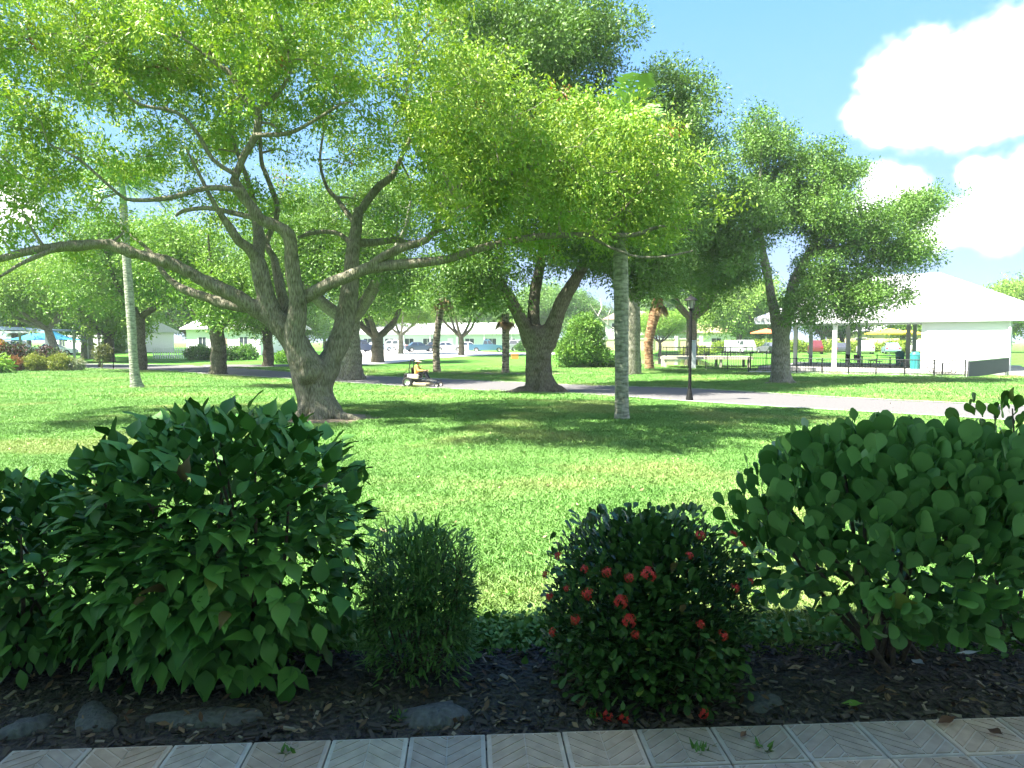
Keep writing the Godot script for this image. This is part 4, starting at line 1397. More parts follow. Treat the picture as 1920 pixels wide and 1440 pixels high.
	var tips: Array = [[Vector3(1.1, 2.9, 0), Vector3(0.3, 3.3, 0.1), Vector3(-0.5, 4.0, 0.2), Vector3(-1.1, 4.9, 0.2)], [Vector3(1.1, 2.9, 0), Vector3(1.6, 3.7, -0.2), Vector3(1.4, 4.6, 0)], [Vector3(0.3, 3.3, 0.1), Vector3(0.2, 4.0, 0.4), Vector3(0.5, 4.7, 0.4)], [Vector3(-0.5, 4.0, 0.2), Vector3(-0.2, 4.6, 0), Vector3(-0.3, 5.3, -0.2)]]
	for q in tips:
		var b := G.new()
		var pv := PackedVector3Array(q)
		var rd := PackedFloat32Array()
		for k in pv.size():
			rd.append(0.06 - 0.014 * k)
		b.tube(pv, rd, 6)
		part(bt, "branch", b, M.pale_wood)

# ------------------------------------------------------------------ palms
func palm(label: String, called: String, pos: Vector3, path: Array, rings: float, m: Material, fronds: int, flen: float, fan: bool, dead: int, ringy: float, bulge := 0.0, shaft := false) -> void:
	var o := thing(called, label, "palm tree", pos)
	var pts := PackedVector3Array()
	var rad := PackedFloat32Array()
	for q in path:
		pts.append(Vector3(q[0], q[1], q[2]))
		rad.append(q[3])
	var s := smooth(pts, rad, rings)
	var rr: PackedFloat32Array = s[1]
	for k in rr.size():
		rr[k] *= 1.0 + (ringy if k % 2 == 0 else -ringy * 0.3) * rng.randf_range(0.7, 1.3)
	var g := G.new()
	g.tube(s[0], rr, 18, 0.05, lump, 3.0, 1.0)
	part(o, "trunk", g, m)
	var top: Vector3 = pts[pts.size() - 1]
	if shaft:
		g = G.new()
		g.tube(PackedVector3Array([top, top + Vector3(0, 0.5, 0), top + Vector3(0, 1.2, 0)]), PackedFloat32Array([rad[rad.size() - 1] * 0.95, rad[rad.size() - 1] * 0.9, 0.07]), 14)
		part(o, "crownshaft", g, plain(lin(0.16, 0.3, 0.09), 0.5))
		top += Vector3(0, 1.1, 0)
	for k in fronds + dead:
		var is_dead := k >= fronds
		var a := TAU * k * 0.618 + rng.randf() * 0.3
		var lift := rng.randf_range(-0.1, 1.3) if not is_dead else rng.randf_range(-1.6, -0.9)
		var dir := Vector3(cos(a), 0, sin(a))
		var f := G.new()
		f.use_col = true
		var tint := Color(0.12, 0.26, 0.07).lerp(Color(0.24, 0.4, 0.14), rng.randf())
		if is_dead:
			tint = Color(0.3, 0.2, 0.09).lerp(Color(0.42, 0.32, 0.16), rng.randf())
		f.col = tint
		var l := flen * rng.randf_range(0.8, 1.1) * (0.7 if is_dead else 1.0)
		var mid := PackedVector3Array()
		var n := 14
		for j in n + 1:
			var t := float(j) / n
			mid.append(top + dir * (l * t * cos(lift * 0.6)) + Vector3(0, l * (sin(lift) * t - 0.55 * t * t), 0))
		var rads := PackedFloat32Array()
		for j in n + 1:
			rads.append(lerpf(0.03, 0.006, float(j) / n))
		f.tube(mid, rads, 4)
		var side := dir.cross(Vector3.UP)
		if fan:
			var hub := mid[7]
			var fw := (mid[9] - mid[5]).normalized()
			for j in 19:
				var b := lerpf(-1.9, 1.9, j / 18.0)
				var d2 := (fw * cos(b) + side * sin(b) + Vector3(0, -0.15, 0)).normalized()
				var w2 := d2.cross(Vector3.UP).normalized() * 0.035
				var ll := l * 0.5 * (0.75 + 0.25 * cos(b))
				f.quad(hub, hub + d2 * ll * 0.5 + w2, hub + d2 * ll + Vector3(0, -0.12 * l, 0), hub + d2 * ll * 0.5 - w2)
		else:
			for j in range(2, n * 3):
				var t := float(j) / (n * 3)
				var q := mid[int(t * n)].lerp(mid[mini(int(t * n) + 1, n)], t * n - int(t * n))
				var fwd := (mid[mini(int(t * n) + 1, n)] - mid[int(t * n)]).normalized()
				var ll := flen * 0.28 * sin(clampf(t * 1.05, 0.05, 1.0) * PI * 0.85 + 0.25) + 0.1
				for sd in [-1.0, 1.0]:
					var d2: Vector3 = (side * sd + fwd * 0.55 + Vector3(0, rng.randf_range(-0.55, 0.45), 0)).normalized()
					var w2 := fwd * 0.022
					f.quad(q - w2, q + w2, q + d2 * ll * 0.6 + w2, q + d2 * ll + Vector3(0, -0.1, 0))
		part(o, "frond", f, M.leaf_soft)

func palms() -> void:
	palm("tall ringed royal palm with a smooth pale trunk on the sunny lawn", "royal_palm", on_ground(2.99, -19.15), [[0.02, -0.1, 0, 0.25], [0.01, 0.25, 0, 0.19], [0.0, 1.2, 0, 0.18], [-0.03, 3.0, 0, 0.2], [-0.08, 5.0, 0, 0.195], [-0.12, 6.7, 0, 0.17]], 0.055, M.palm_trunk, 13, 2.0, false, 0, 0.022, 0.0, true)
	palm("slim royal palm with a mottled grey trunk flaring at its foot", "royal_palm", on_ground(-18.05, -33.5), [[0.2, -0.1, 0, 0.38], [0.12, 0.3, 0, 0.25], [0.05, 1.2, 0, 0.19], [0.0, 3.0, 0, 0.2], [-0.12, 6.0, 0, 0.19], [-0.2, 8.6, 0, 0.17]], 0.07, M.palm_trunk, 15, 2.6, false, 0, 0.025, 0.0, true)
	palm("cabbage palm with shaggy dead fronds rising behind the mower", "cabbage_palm", on_ground(-5.33, -50.2), [[0, -0.1, 0, 0.32], [-0.05, 0.5, 0, 0.26], [-0.06, 2.0, 0, 0.25], [0.1, 3.4, 0, 0.24], [0.35, 5.0, 0, 0.27], [0.5, 5.7, 0, 0.3]], 0.1, M.sabal_trunk, 20, 1.7, true, 16, 0.07)
	palm("short cabbage palm trunk vanishing up into the dark oak's foliage", "cabbage_palm", on_ground(-0.45, -49.0), [[0, -0.1, 0, 0.3], [0, 0.5, 0, 0.25], [0.02, 2.0, 0, 0.25], [0.0, 4.2, 0, 0.26]], 0.1, M.sabal_trunk, 16, 1.6, true, 8, 0.07)
	palm("rust-brown cabbage palm with old leaf bases leaning beside the pond", "cabbage_palm", on_ground(10.56, -54.0), [[0, -0.1, 0, 0.4], [-0.05, 0.6, 0, 0.33], [-0.1, 2.0, 0, 0.34], [0.15, 3.4, 0, 0.36], [0.45, 4.6, 0, 0.44], [0.62, 5.4, 0, 0.36]], 0.11, M.rust_trunk, 18, 1.9, true, 10, 0.1)

# ------------------------------------------------------------------ background shrubs
func shrub(label: String, called: String, pos: Vector3, blobs: Array, per_m: int, leaf: ArrayMesh, dark: Color, light: Color, size: float, mix := Color(0, 0, 0, 0), group := "") -> Node3D:
	var o := thing(called, label, "shrub", pos, 0.0, group)
	var st := G.new()
	var xfs: Array[Transform3D] = []
	var cols := PackedColorArray()
	for b in blobs:
		for k in 5:
			st.bar(Vector3(b[0] * 0.6, -0.1, b[2] * 0.6), Vector3(b[0] + gauss() * b[3] * 0.35, b[1] + b[4] * rng.randf_range(0.1, 0.5), b[2] + gauss() * b[5] * 0.35), 0.025, 5, 0.008)
		for k in int(b[6] * per_m / 10.0):
			var d := Vector3(gauss(), gauss(), gauss()).normalized() * pow(rng.randf(), 0.28)
			var p := Vector3(b[0] + d.x * b[3], maxf(0.05, b[1] + d.y * b[4]), b[2] + d.z * b[5])
			xfs.append(Transform3D(rand_basis(size * rng.randf_range(0.7, 1.2)), p))
			var cc := dark.lerp(light, rng.randf())
			if mix.a > 0.0 and rng.randf() < mix.a:
				cc = Color(mix.r, mix.g, mix.b)
			cols.append(cc)
	part(o, "stems", st, M.twig)
	scatter(o, "foliage", leaf, xfs, cols)
	return o

func background_shrubs() -> void:
	var lf := leaf_cluster(16, 0.22, 0.16, 0.08, 0.1, 5)
	var fine := leaf_cluster(22, 0.16, 0.08, 0.04, 0.1, 6)
	var strap := leaf_cluster(14, 0.2, 0.42, 0.07, 0.3, 8)
	shrub("big rounded bright green bush by the pond behind the dark oak", "pond_bush", on_ground(5.6, -57.0), [[0, 1.7, 0, 1.9, 1.8, 1.7, 300], [0.3, 3.1, 0, 1.3, 1.2, 1.2, 130], [1.3, 0.9, 0.3, 1.1, 1.0, 1.0, 100], [-1.2, 1.0, 0.2, 1.0, 1.1, 1.0, 90]], 20, lf, Color(0.07, 0.19, 0.025), Color(0.21, 0.38, 0.06), 1.25)
	shrub("low tangled weeds on the pond bank", "bank_shrub", on_ground(8.3, -57.5), [[0, 0.4, 0, 1.0, 0.6, 0.8, 60], [1.4, 0.3, -1, 0.9, 0.5, 0.8, 40], [-1.8, 0.25, 0.8, 1.2, 0.4, 0.7, 50]], 20, lf, Color(0.1, 0.19, 0.04), Color(0.26, 0.36, 0.1), 0.9)
	shrub("low dark red hedge in front of the carport", "red_hedge", on_ground(-35.5, -51.5), [[-6, 0.9, 0.8, 1.6, 0.95, 0.9, 150], [-3.5, 1.0, 0.3, 1.6, 1.0, 0.9, 150], [-1.0, 0.95, 0, 1.6, 0.95, 0.9, 150], [1.2, 0.8, -0.3, 1.4, 0.85, 0.8, 110]], 20, lf, Color(0.035, 0.02, 0.02), Color(0.12, 0.06, 0.04), 1.1, Color(0.05, 0.11, 0.03, 0.35))
	shrub("clipped yellow-topped ball shrub beside the leaning trunk", "ball_shrub", on_ground(-31.9, -49.8), [[0, 0.6, 0, 0.85, 0.62, 0.7, 130]], 20, fine, Color(0.1, 0.16, 0.02), Color(0.3, 0.34, 0.05), 1.2)
	shrub("clipped yellow-topped ball shrub next to the copper-leaved bush", "ball_shrub", on_ground(-33.6, -49.6), [[0, 0.6, 0, 0.85, 0.62, 0.7, 130]], 20, fine, Color(0.1, 0.16, 0.02), Color(0.3, 0.34, 0.05), 1.2)
	shrub("copper-red leafy bush at the front of the red hedge", "copper_bush", on_ground(-34.7, -49.2), [[0, 0.5, 0, 0.55, 0.55, 0.5, 70]], 20, lf, Color(0.12, 0.05, 0.02), Color(0.36, 0.17, 0.07), 0.8)
	shrub("yellow and red leafy bush behind the red hedge", "croton_bush", on_ground(-38.5, -52.6), [[0, 1.5, 0, 0.9, 0.7, 0.8, 90]], 20, lf, Color(0.3, 0.2, 0.02), Color(0.5, 0.38, 0.04), 1.0, Color(0.4, 0.05, 0.03, 0.25))
	shrub("bright arching lime green plant at the corner of the hedge", "arching_plant", on_ground(-34.2, -46.3), [[0, 0.5, 0, 1.1, 0.7, 0.9, 90], [-1.2, 0.9, 0, 0.8, 0.9, 0.8, 70]], 20, strap, Color(0.12, 0.3, 0.03), Color(0.34, 0.55, 0.08), 1.0)
	shrub("white-edged small plant at the foot of the leaning trunk", "variegated_plant", on_ground(-30.9, -50.0), [[0, 0.45, 0, 0.45, 0.5, 0.4, 40]], 20, strap, Color(0.2, 0.26, 0.15), Color(0.5, 0.55, 0.42), 0.6)
	shrub("loose leafy shrub with reddish tips right of the hedge", "loose_shrub", on_ground(-31.0, -53.2), [[0, 1.2, 0, 0.7, 0.7, 0.6, 60]], 20, lf, Color(0.06, 0.1, 0.03), Color(0.2, 0.22, 0.08), 0.9)
	shrub("round green bush beside the small gabled cottage", "round_bush", on_ground(-55.5, -98.0), [[0, 1.0, 0, 1.7, 1.2, 1.4, 120]], 20, lf, Color(0.06, 0.18, 0.03), Color(0.2, 0.4, 0.06), 1.8)
	shrub("long green hedge in front of the half hidden cottage", "green_hedge", on_ground(-30.5, -74.0), [[-2.4, 0.7, 0, 1.5, 0.8, 0.8, 110], [0, 0.7, 0, 1.5, 0.8, 0.8, 110], [2.4, 0.75, 0, 1.5, 0.8, 0.8, 110]], 20, lf, Color(0.05, 0.15, 0.025), Color(0.18, 0.36, 0.06), 1.3)
	shrub("small bright green bush under the oak by the road fork", "small_bush", on_ground(-21.5, -66.0), [[0, 0.5, 0, 0.9, 0.6, 0.8, 60]], 20, lf, Color(0.08, 0.22, 0.03), Color(0.24, 0.45, 0.06), 1.1)
	shrub("dark green hedge at the end of the long white building", "dark_hedge", on_ground(4.5, -110.0), [[-2, 0.7, 0, 2.0, 0.9, 1.0, 120], [2, 0.8, 0, 2.0, 1.0, 1.0, 120]], 20, lf, Color(0.04, 0.11, 0.02), Color(0.12, 0.26, 0.05), 1.6)
	for k in 9:
		shrub("yellow-green clipped hedge section along the road across the pond", "far_hedge", on_ground(27.0 + k * 4.4, -103.0 + k * 0.9), [[0, 0.75, 0, 2.5, 0.85, 1.0, 120]], 20, lf, Color(0.12, 0.22, 0.02), Color(0.34, 0.45, 0.05), 1.7, Color(0, 0, 0, 0), "hedge sections across the pond")

# ------------------------------------------------------------------ vehicles
func car(called: String, label: String, pos: Vector3, turn: float, paint: Color, kind: String, category := "car") -> void:
	var o := thing(called, label, category, pos, turn)
	var m := plain(paint, 0.28, 0.1, 0.6)
	m.clearcoat_enabled = true
	m.clearcoat = 0.6
	m.clearcoat_roughness = 0.1
	var L := 4.6
	var H := 1.45
	var W := 1.8
	var c0 := 0.18
	var c1 := -0.36
	var t0 := 0.02
	var t1 := -0.24
	var belt := 0.94
	if kind == "suv":
		H = 1.78; c0 = 0.2; c1 = -0.49; t0 = 0.07; t1 = -0.44; belt = 1.08
	elif kind == "pickup":
		L = 5.4; H = 1.8; c0 = 0.16; c1 = -0.12; t0 = 0.06; t1 = -0.09; belt = 1.1
	var wr := 0.34
	var poly := PackedVector2Array([Vector2(-L * 0.5, 0.42), Vector2(-L * 0.5 + 0.1, 0.24)])
	for ax in [-0.3, 0.31]:
		for s in 7:
			var a := PI - PI * s / 6.0
			poly.append(Vector2(L * ax + cos(a) * (wr + 0.06), 0.26 + sin(a) * (wr + 0.08)))
	poly.append_array(PackedVector2Array([Vector2(L * 0.5 - 0.08, 0.24), Vector2(L * 0.5, 0.4), Vector2(L * 0.5 - 0.02, belt - 0.3), Vector2(L * 0.5 - 0.2, belt - 0.18), Vector2(L * c0, belt)]))
	if kind == "pickup":
		poly.append_array(PackedVector2Array([Vector2(-L * 0.49, belt), Vector2(-L * 0.5, belt - 0.06)]))
	else:
		poly.append_array(PackedVector2Array([Vector2(L * c1, belt), Vector2(-L * 0.49, belt - (0.02 if kind == "sedan" else 0.0)), Vector2(-L * 0.5, belt - 0.25)]))
	var g := G.new()
	g.prism(poly, -W * 0.5, W * 0.5, Transform3D(), 0.05)
	part(o, "body", g, m)
	# cabin: pillars and roof in paint, glass set into each side
	var a0 := Vector3(L * c0, belt - 0.01, W * 0.46)
	var a1 := Vector3(L * c1, belt - 0.01, W * 0.46)
	var b0 := Vector3(L * t0, H - 0.05, W * 0.37)
	var b1 := Vector3(L * t1, H - 0.05, W * 0.37)
	var fl := Vector3(1, 1, -1)
	g = G.new()
	g.quad(a1, a0, b0, b1)
	g.quad(a0 * fl, a1 * fl, b1 * fl, b0 * fl)
	g.quad(a0, a0 * fl, b0 * fl, b0)
	g.quad(a1 * fl, a1, b1, b1 * fl)
	var r0 := b0 + Vector3(-0.12, 0.05, -0.06)
	var r1 := b1 + Vector3(0.12, 0.05, -0.06)
	g.quad(b1, b0, r0, r1)
	g.quad(b0 * fl, b1 * fl, r1 * fl, r0 * fl)
	g.quad(b0, b0 * fl, r0 * fl, r0)
	g.quad(b1 * fl, b1, r1, r1 * fl)
	g.quad(r1, r0, r0 * fl, r1 * fl)
	part(o, "cabin", g, m)
	var panes: Array = [["windscreen", a0 * fl, a0, b0, b0 * fl], ["rear_window", a1, a1 * fl, b1 * fl, b1]]
	var mid_a := a0.lerp(a1, 0.5)
	var mid_b := b0.lerp(b1, 0.5)
	panes.append(["side_window", mid_a, a0, b0, mid_b])
	panes.append(["side_window", a1, mid_a, mid_b, b1])
	panes.append(["side_window", a0 * fl, mid_a * fl, mid_b * fl, b0 * fl])
	panes.append(["side_window", mid_a * fl, a1 * fl, b1 * fl, mid_b * fl])
	for p in panes:
		var cen: Vector3 = (p[1] + p[2] + p[3] + p[4]) * 0.25
		var nn: Vector3 = ((p[2] - p[1]) as Vector3).cross(p[4] - p[1]).normalized() * 0.008
		var pg := G.new()
		var sh := func(q: Vector3) -> Vector3: return cen + (q - cen) * 0.84 + nn
		pg.quad(sh.call(p[1]), sh.call(p[2]), sh.call(p[3]), sh.call(p[4]))
		part(o, p[0], pg, M.glass)
	for ax in [-0.3, 0.31]:
		for s in [-1.0, 1.0]:
			var wg := G.new()
			var xf := Transform3D(Basis(Vector3.RIGHT, PI / 2 * s), Vector3(L * ax, wr, s * (W * 0.5 - 0.12)))
			wg.lathe([Vector2(0.0, -0.1), Vector2(wr - 0.03, -0.1), Vector2(wr, -0.07), Vector2(wr, 0.09), Vector2(wr - 0.03, 0.12), Vector2(wr * 0.62, 0.12)], 20, xf)
			var w := part(o, "wheel", wg, M.rubber)
			var rg := G.new()
			rg.lathe([Vector2(wr * 0.62, 0.118), Vector2(wr * 0.55, 0.09), Vector2(0.08, 0.1), Vector2(0, 0.115)], 14, xf)
			part(w, "rim", rg, M.steel)
	for s in [-1.0, 1.0]:
		var hg := G.new()
		hg.box(Vector3(L * 0.5 - 0.03, belt - 0.33, s * W * 0.36), Vector3(0.08, 0.13, 0.34), 0.02)
		part(o, "headlight", hg, plain(lin(0.7, 0.72, 0.74), 0.1))
		var tg := G.new()
		tg.box(Vector3(-L * 0.5 + 0.02, belt - 0.22, s * W * 0.4), Vector3(0.06, 0.16, 0.24), 0.02)
		part(o, "tail_light", tg, plain(lin(0.35, 0.02, 0.02), 0.2))
	var bu := G.new()
	bu.box(Vector3(L * 0.5, 0.42, 0), Vector3(0.1, 0.18, W * 0.94), 0.03)
	part(o, "bumper", bu, M.dark_metal if kind == "pickup" else m)

func vehicles() -> void:
	car("parked_car", "white off-roader parked facing the building, beside the red car", on_ground(-20.0, -117.0) + Vector3(0, 0.05, 0), 2.6, lin(0.75, 0.74, 0.72), "suv")
	car("parked_car", "dark blue hatchback parked nearest the road in the lot", on_ground(-13.6, -104.0) + Vector3(0, 0.05, 0), 0.35, lin(0.035, 0.075, 0.11), "sedan")
	car("parked_car", "red car parked behind the dark blue hatchback", on_ground(-16.0, -122.0) + Vector3(0, 0.05, 0), 0.4, lin(0.42, 0.03, 0.025), "sedan")
	car("parked_car", "silver sedan parked in front of the building's porch", on_ground(-10.0, -111.0) + Vector3(0, 0.05, 0), 0.1, lin(0.55, 0.57, 0.6), "sedan")
	car("parked_car", "white sedan parked behind the small pale-limbed tree", on_ground(-6.6, -112.0) + Vector3(0, 0.05, 0), 0.1, lin(0.78, 0.78, 0.77), "sedan")
	car("parked_car", "blue pickup truck standing on the far verge by the dark hedge", on_ground(-3.6, -103.0) + Vector3(0, 0.05, 0), 0.05, lin(0.06, 0.17, 0.24), "pickup", "truck")
	car("parked_car", "dark navy car half hidden behind the stout grey oak", on_ground(-22.0, -103.0) + Vector3(0, 0.05, 0), 0.9, lin(0.03, 0.05, 0.1), "suv")
	car("parked_car", "pale blue car next to the half hidden navy car", on_ground(-21.2, -112.0) + Vector3(0, 0.05, 0), 0.9, lin(0.4, 0.5, 0.56), "sedan")
	car("parked_car", "black car parked under the porch behind the cabbage palm", on_ground(-13.2, -122.0) + Vector3(0, 0.05, 0), 0.2, lin(0.03, 0.03, 0.035), "sedan")
	car("parked_car", "grey car at the far right end of the long building", on_ground(1.6, -114.0) + Vector3(0, 0.05, 0), 0.1, lin(0.35, 0.36, 0.38), "suv")
	car("parked_car", "white car parked under the blue canopy tent", on_ground(-60.0, -86.0), 0.2, lin(0.75, 0.76, 0.78), "suv")
	car("parked_car", "white car beside the orange cone behind the red hedge", on_ground(-57.0, -88.0), 0.3, lin(0.78, 0.78, 0.78), "sedan")
	car("parked_car", "white car on the road across the pond beside the blank board", on_ground(31.5, -96.5), 1.7, lin(0.78, 0.78, 0.78), "suv")
	car("parked_car", "dark grey car across the pond near the orange umbrella", on_ground(35.5, -97.0), 1.7, lin(0.12, 0.13, 0.15), "sedan")
	var line := [[40.0, "dark red car seen between the pavilion's end columns", lin(0.14, 0.025, 0.025)], [43.5, "charcoal car seen through the open pavilion hall", lin(0.06, 0.065, 0.075)], [46.6, "white car seen just right of the white pavilion column", lin(0.78, 0.78, 0.78)], [50.0, "pale blue car seen under the wider yellow umbrella", lin(0.25, 0.38, 0.5)], [53.5, "white van seen behind the teal bin in the pavilion", lin(0.8, 0.8, 0.8)], [57.0, "silver car at the end of the row behind the pavilion", lin(0.6, 0.61, 0.63)]]
	for k in line.size():
		car("parked_car", line[k][1], on_ground(line[k][0], -93.0), 1.2, line[k][2], "suv" if k % 2 == 0 else "sedan")

# ------------------------------------------------------------------ lamps, markers
func lamp_post(label: String, pos: Vector3, h: float, r: float, pad: bool) -> void:
	var o := thing("lamp_post", label, "lamp post", pos)
	var g := G.new()
	g.lathe([Vector2(r * 2.2, -0.1), Vector2(r * 2.2, 0.1), Vector2(r * 1.6, 0.3), Vector2(r, 0.45), Vector2(r * 0.85, h - 0.5), Vector2(r * 1.5, h - 0.46), Vector2(r * 1.5, h - 0.42), Vector2(0, h - 0.42)], 14)
	part(o, "pole", g, M.black)
	g = G.new()
	g.lathe([Vector2(0.1, h - 0.42), Vector2(0.15, h - 0.14), Vector2(0, h - 0.14)], 6)
	part(o, "lantern_glass", g, plain(lin(0.4, 0.4, 0.36), 0.2))
	g = G.new()
	for k in 6:
		var a := TAU * k / 6.0
		g.bar(Vector3(cos(a) * 0.105, h - 0.42, sin(a) * 0.105), Vector3(cos(a) * 0.155, h - 0.13, sin(a) * 0.155), 0.012, 5)
	part(o, "lantern_cage", g, M.black)
	g = G.new()
	g.lathe([Vector2(0, h - 0.13), Vector2(0.25, h - 0.14), Vector2(0.22, h - 0.1), Vector2(0.1, h - 0.01), Vector2(0.03, h + 0.02), Vector2(0.025, h + 0.08), Vector2(0, h + 0.1)], 14)
	part(o, "lantern_cap", g, M.black)
	if pad:
		slab(o, "concrete_pad", Vector3(-0.55, -0.15, -0.55), Vector3(0.55, 0.07, 0.55), M.concrete, 0.02)

func lamps_and_signs() -> void:
	lamp_post("tall black lamp post between the road and the near lawn", on_ground(6.45, -25.5), 3.78, 0.06, false)
	lamp_post("black lamp post on a concrete pad by the cottages' path", on_ground(-32.5, -55.5), 2.75, 0.07, true)
	var sp := thing("sign_post", "thin dark post with a small plate near the lamp post", "sign", on_ground(-30.3, -53.5))
	var g := G.new()
	g.bar(Vector3(0, -0.2, 0), Vector3(0, 1.6, 0), 0.035, 8)
	part(sp, "post", g, M.black)
	slab(sp, "plate", Vector3(-0.16, 1.3, 0.036), Vector3(0.16, 1.6, 0.05), M.dark_metal, 0.005)
	var ub := thing("utility_box", "low orange utility box on the grass by the short palm", "utility box", on_ground(0.3, -76.5))
	slab(ub, "cabinet", Vector3(-0.4, 0.0, -0.25), Vector3(0.4, 0.5, 0.25), plain(lin(0.62, 0.25, 0.05), 0.6), 0.03)
	slab(ub, "lid", Vector3(-0.44, 0.502, -0.29), Vector3(0.44, 0.56, 0.29), plain(lin(0.68, 0.3, 0.07), 0.6), 0.02)
	var tc := thing("traffic_cone", "orange traffic cone beside the parked cars under the canopy", "cone", on_ground(-50.8, -76.0))
	g = G.new()
	g.lathe([Vector2(0.17, 0.03), Vector2(0.03, 0.72), Vector2(0, 0.72)], 12)
	part(tc, "cone", g, M.orange_cloth)
	slab(tc, "base", Vector3(-0.22, 0, -0.22), Vector3(0.22, 0.03, 0.22), M.orange_cloth, 0.01)

# ------------------------------------------------------------------ smooth bodies: tapered capsules joined, meshed as surface nets
func nets(bones: Array, cell: float, k: float, rough := 0.0) -> G:
	var lo := Vector3.INF
	var hi := -Vector3.INF
	for b in bones:
		for e in 2:
			var p: Vector3 = b[e]
			var r: float = b[2 + e]
			lo = lo.min(p - Vector3.ONE * r)
			hi = hi.max(p + Vector3.ONE * r)
	lo -= Vector3.ONE * cell * 2.5
	hi += Vector3.ONE * cell * 2.5
	var nx := int((hi.x - lo.x) / cell) + 1
	var ny := int((hi.y - lo.y) / cell) + 1
	var nz := int((hi.z - lo.z) / cell) + 1
	var f := PackedFloat32Array()
	f.resize(nx * ny * nz)
	f.fill(1.0)
	for b in bones:
		var a: Vector3 = b[0]
		var ab: Vector3 = b[1] - a
		var inv := 1.0 / maxf(ab.length_squared(), 1e-9)
		var ra: float = b[2]
		var rb: float = b[3]
		var pad := Vector3.ONE * (maxf(ra, rb) + k * 1.2 + cell * 2.0 + rough)
		var i0 := ((a.min(b[1]) - pad - lo) / cell).floor().max(Vector3.ZERO)
		var i1 := ((a.max(b[1]) + pad - lo) / cell).ceil().min(Vector3(nx - 1, ny - 1, nz - 1))
		for z in range(int(i0.z), int(i1.z) + 1):
			for y in range(int(i0.y), int(i1.y) + 1):
				var at := (z * ny + y) * nx
				for x in range(int(i0.x), int(i1.x) + 1):
					var p := lo + Vector3(x, y, z) * cell
					var t := clampf((p - a).dot(ab) * inv, 0.0, 1.0)
					var q: float = p.distance_to(a + ab * t) - lerpf(ra, rb, t)
					var d := f[at + x]
					if d - q > k:
						f[at + x] = q
					elif q - d < k:
						var h := 0.5 + 0.5 * (q - d) / k
						f[at + x] = lerpf(q, d, h) - k * h * (1.0 - h)
	if rough > 0.0:
		for z in nz:
			for y in ny:
				for x in nx:
					var at := (z * ny + y) * nx + x
					if absf(f[at]) < rough * 2.0 + cell:
						var p := lo + Vector3(x, y, z) * cell
						f[at] += rough * (lump.get_noise_3dv(p * Vector3(1.6, 0.7, 1.6)) + 0.5 * lump.get_noise_3dv(p * Vector3(5.0, 1.6, 5.0)))
	var g := G.new()
	var id := PackedInt32Array()
	id.resize(nx * ny * nz)
	id.fill(-1)
	var sx := 1
	var sy := nx
	var sz := nx * ny
	for z in nz - 1:
		for y in ny - 1:
			for x in nx - 1:
				var at := (z * ny + y) * nx + x
				var neg := 0
				var sum := Vector3.ZERO
				var cnt := 0
				for c in 8:
					if f[at + (c & 1) * sx + ((c >> 1) & 1) * sy + ((c >> 2) & 1) * sz] < 0.0:
						neg += 1
				if neg == 0 or neg == 8:
					continue
				for c in 8:
					for ax in 3:
						if (c >> ax) & 1:
							continue
						var c2 := c | (1 << ax)
						var f0 := f[at + (c & 1) * sx + ((c >> 1) & 1) * sy + ((c >> 2) & 1) * sz]
						var f1 := f[at + (c2 & 1) * sx + ((c2 >> 1) & 1) * sy + ((c2 >> 2) & 1) * sz]
						if (f0 < 0.0) != (f1 < 0.0):
							var t := f0 / (f0 - f1)
							var p0 := Vector3(c & 1, (c >> 1) & 1, (c >> 2) & 1)
							var p1 := Vector3(c2 & 1, (c2 >> 1) & 1, (c2 >> 2) & 1)
							sum += p0.lerp(p1, t)
							cnt += 1
				var grad := Vector3(f[at + sx] - f[at], f[at + sy] - f[at], f[at + sz] - f[at]).normalized()
				id[at] = g.vert(lo + (Vector3(x, y, z) + sum / cnt) * cell, grad, Vector2.ZERO)
	for z in range(1, nz - 1):
		for y in range(1, ny - 1):
			for x in range(1, nx - 1):
				var at := (z * ny + y) * nx + x
				for ax in 3:
					var st: int = [sx, sy, sz][ax]
					var u: int = [sy, sz, sx][ax]
					var w: int = [sz, sx, sy][ax]
					var inside := f[at] < 0.0
					if inside == (f[at + st] < 0.0):
						continue
					var q := [id[at - u - w], id[at - w], id[at], id[at - u]]
					if q.min() < 0:
						continue
					if inside:
						g.ix.append_array(PackedInt32Array([q[0], q[2], q[1], q[0], q[3], q[2]]))
					else:
						g.ix.append_array(PackedInt32Array([q[0], q[1], q[2], q[0], q[2], q[3]]))
	return g

func wheel(o: Node3D, called: String, pos: Vector3, r: float, w: float, rim: Material) -> void:
	for s in [1.0]:
		var g := G.new()
		var xf := Transform3D(Basis(Vector3.RIGHT, PI / 2), pos)
		var h := w * 0.5
		g.lathe([Vector2(r * 0.55, -h), Vector2(r * 0.9, -h), Vector2(r, -h * 0.6), Vector2(r, h * 0.6), Vector2(r * 0.9, h), Vector2(r * 0.55, h)], 22, xf)
		var t := part(o, called, g, M.rubber)
		g = G.new()
		g.lathe([Vector2(0, -h * 0.8), Vector2(r * 0.56, -h * 0.85), Vector2(r * 0.56, h * 0.85), Vector2(r * 0.2, h * 0.6), Vector2(0, h * 0.9)], 18, xf)
		part(t, "rim", g, rim)

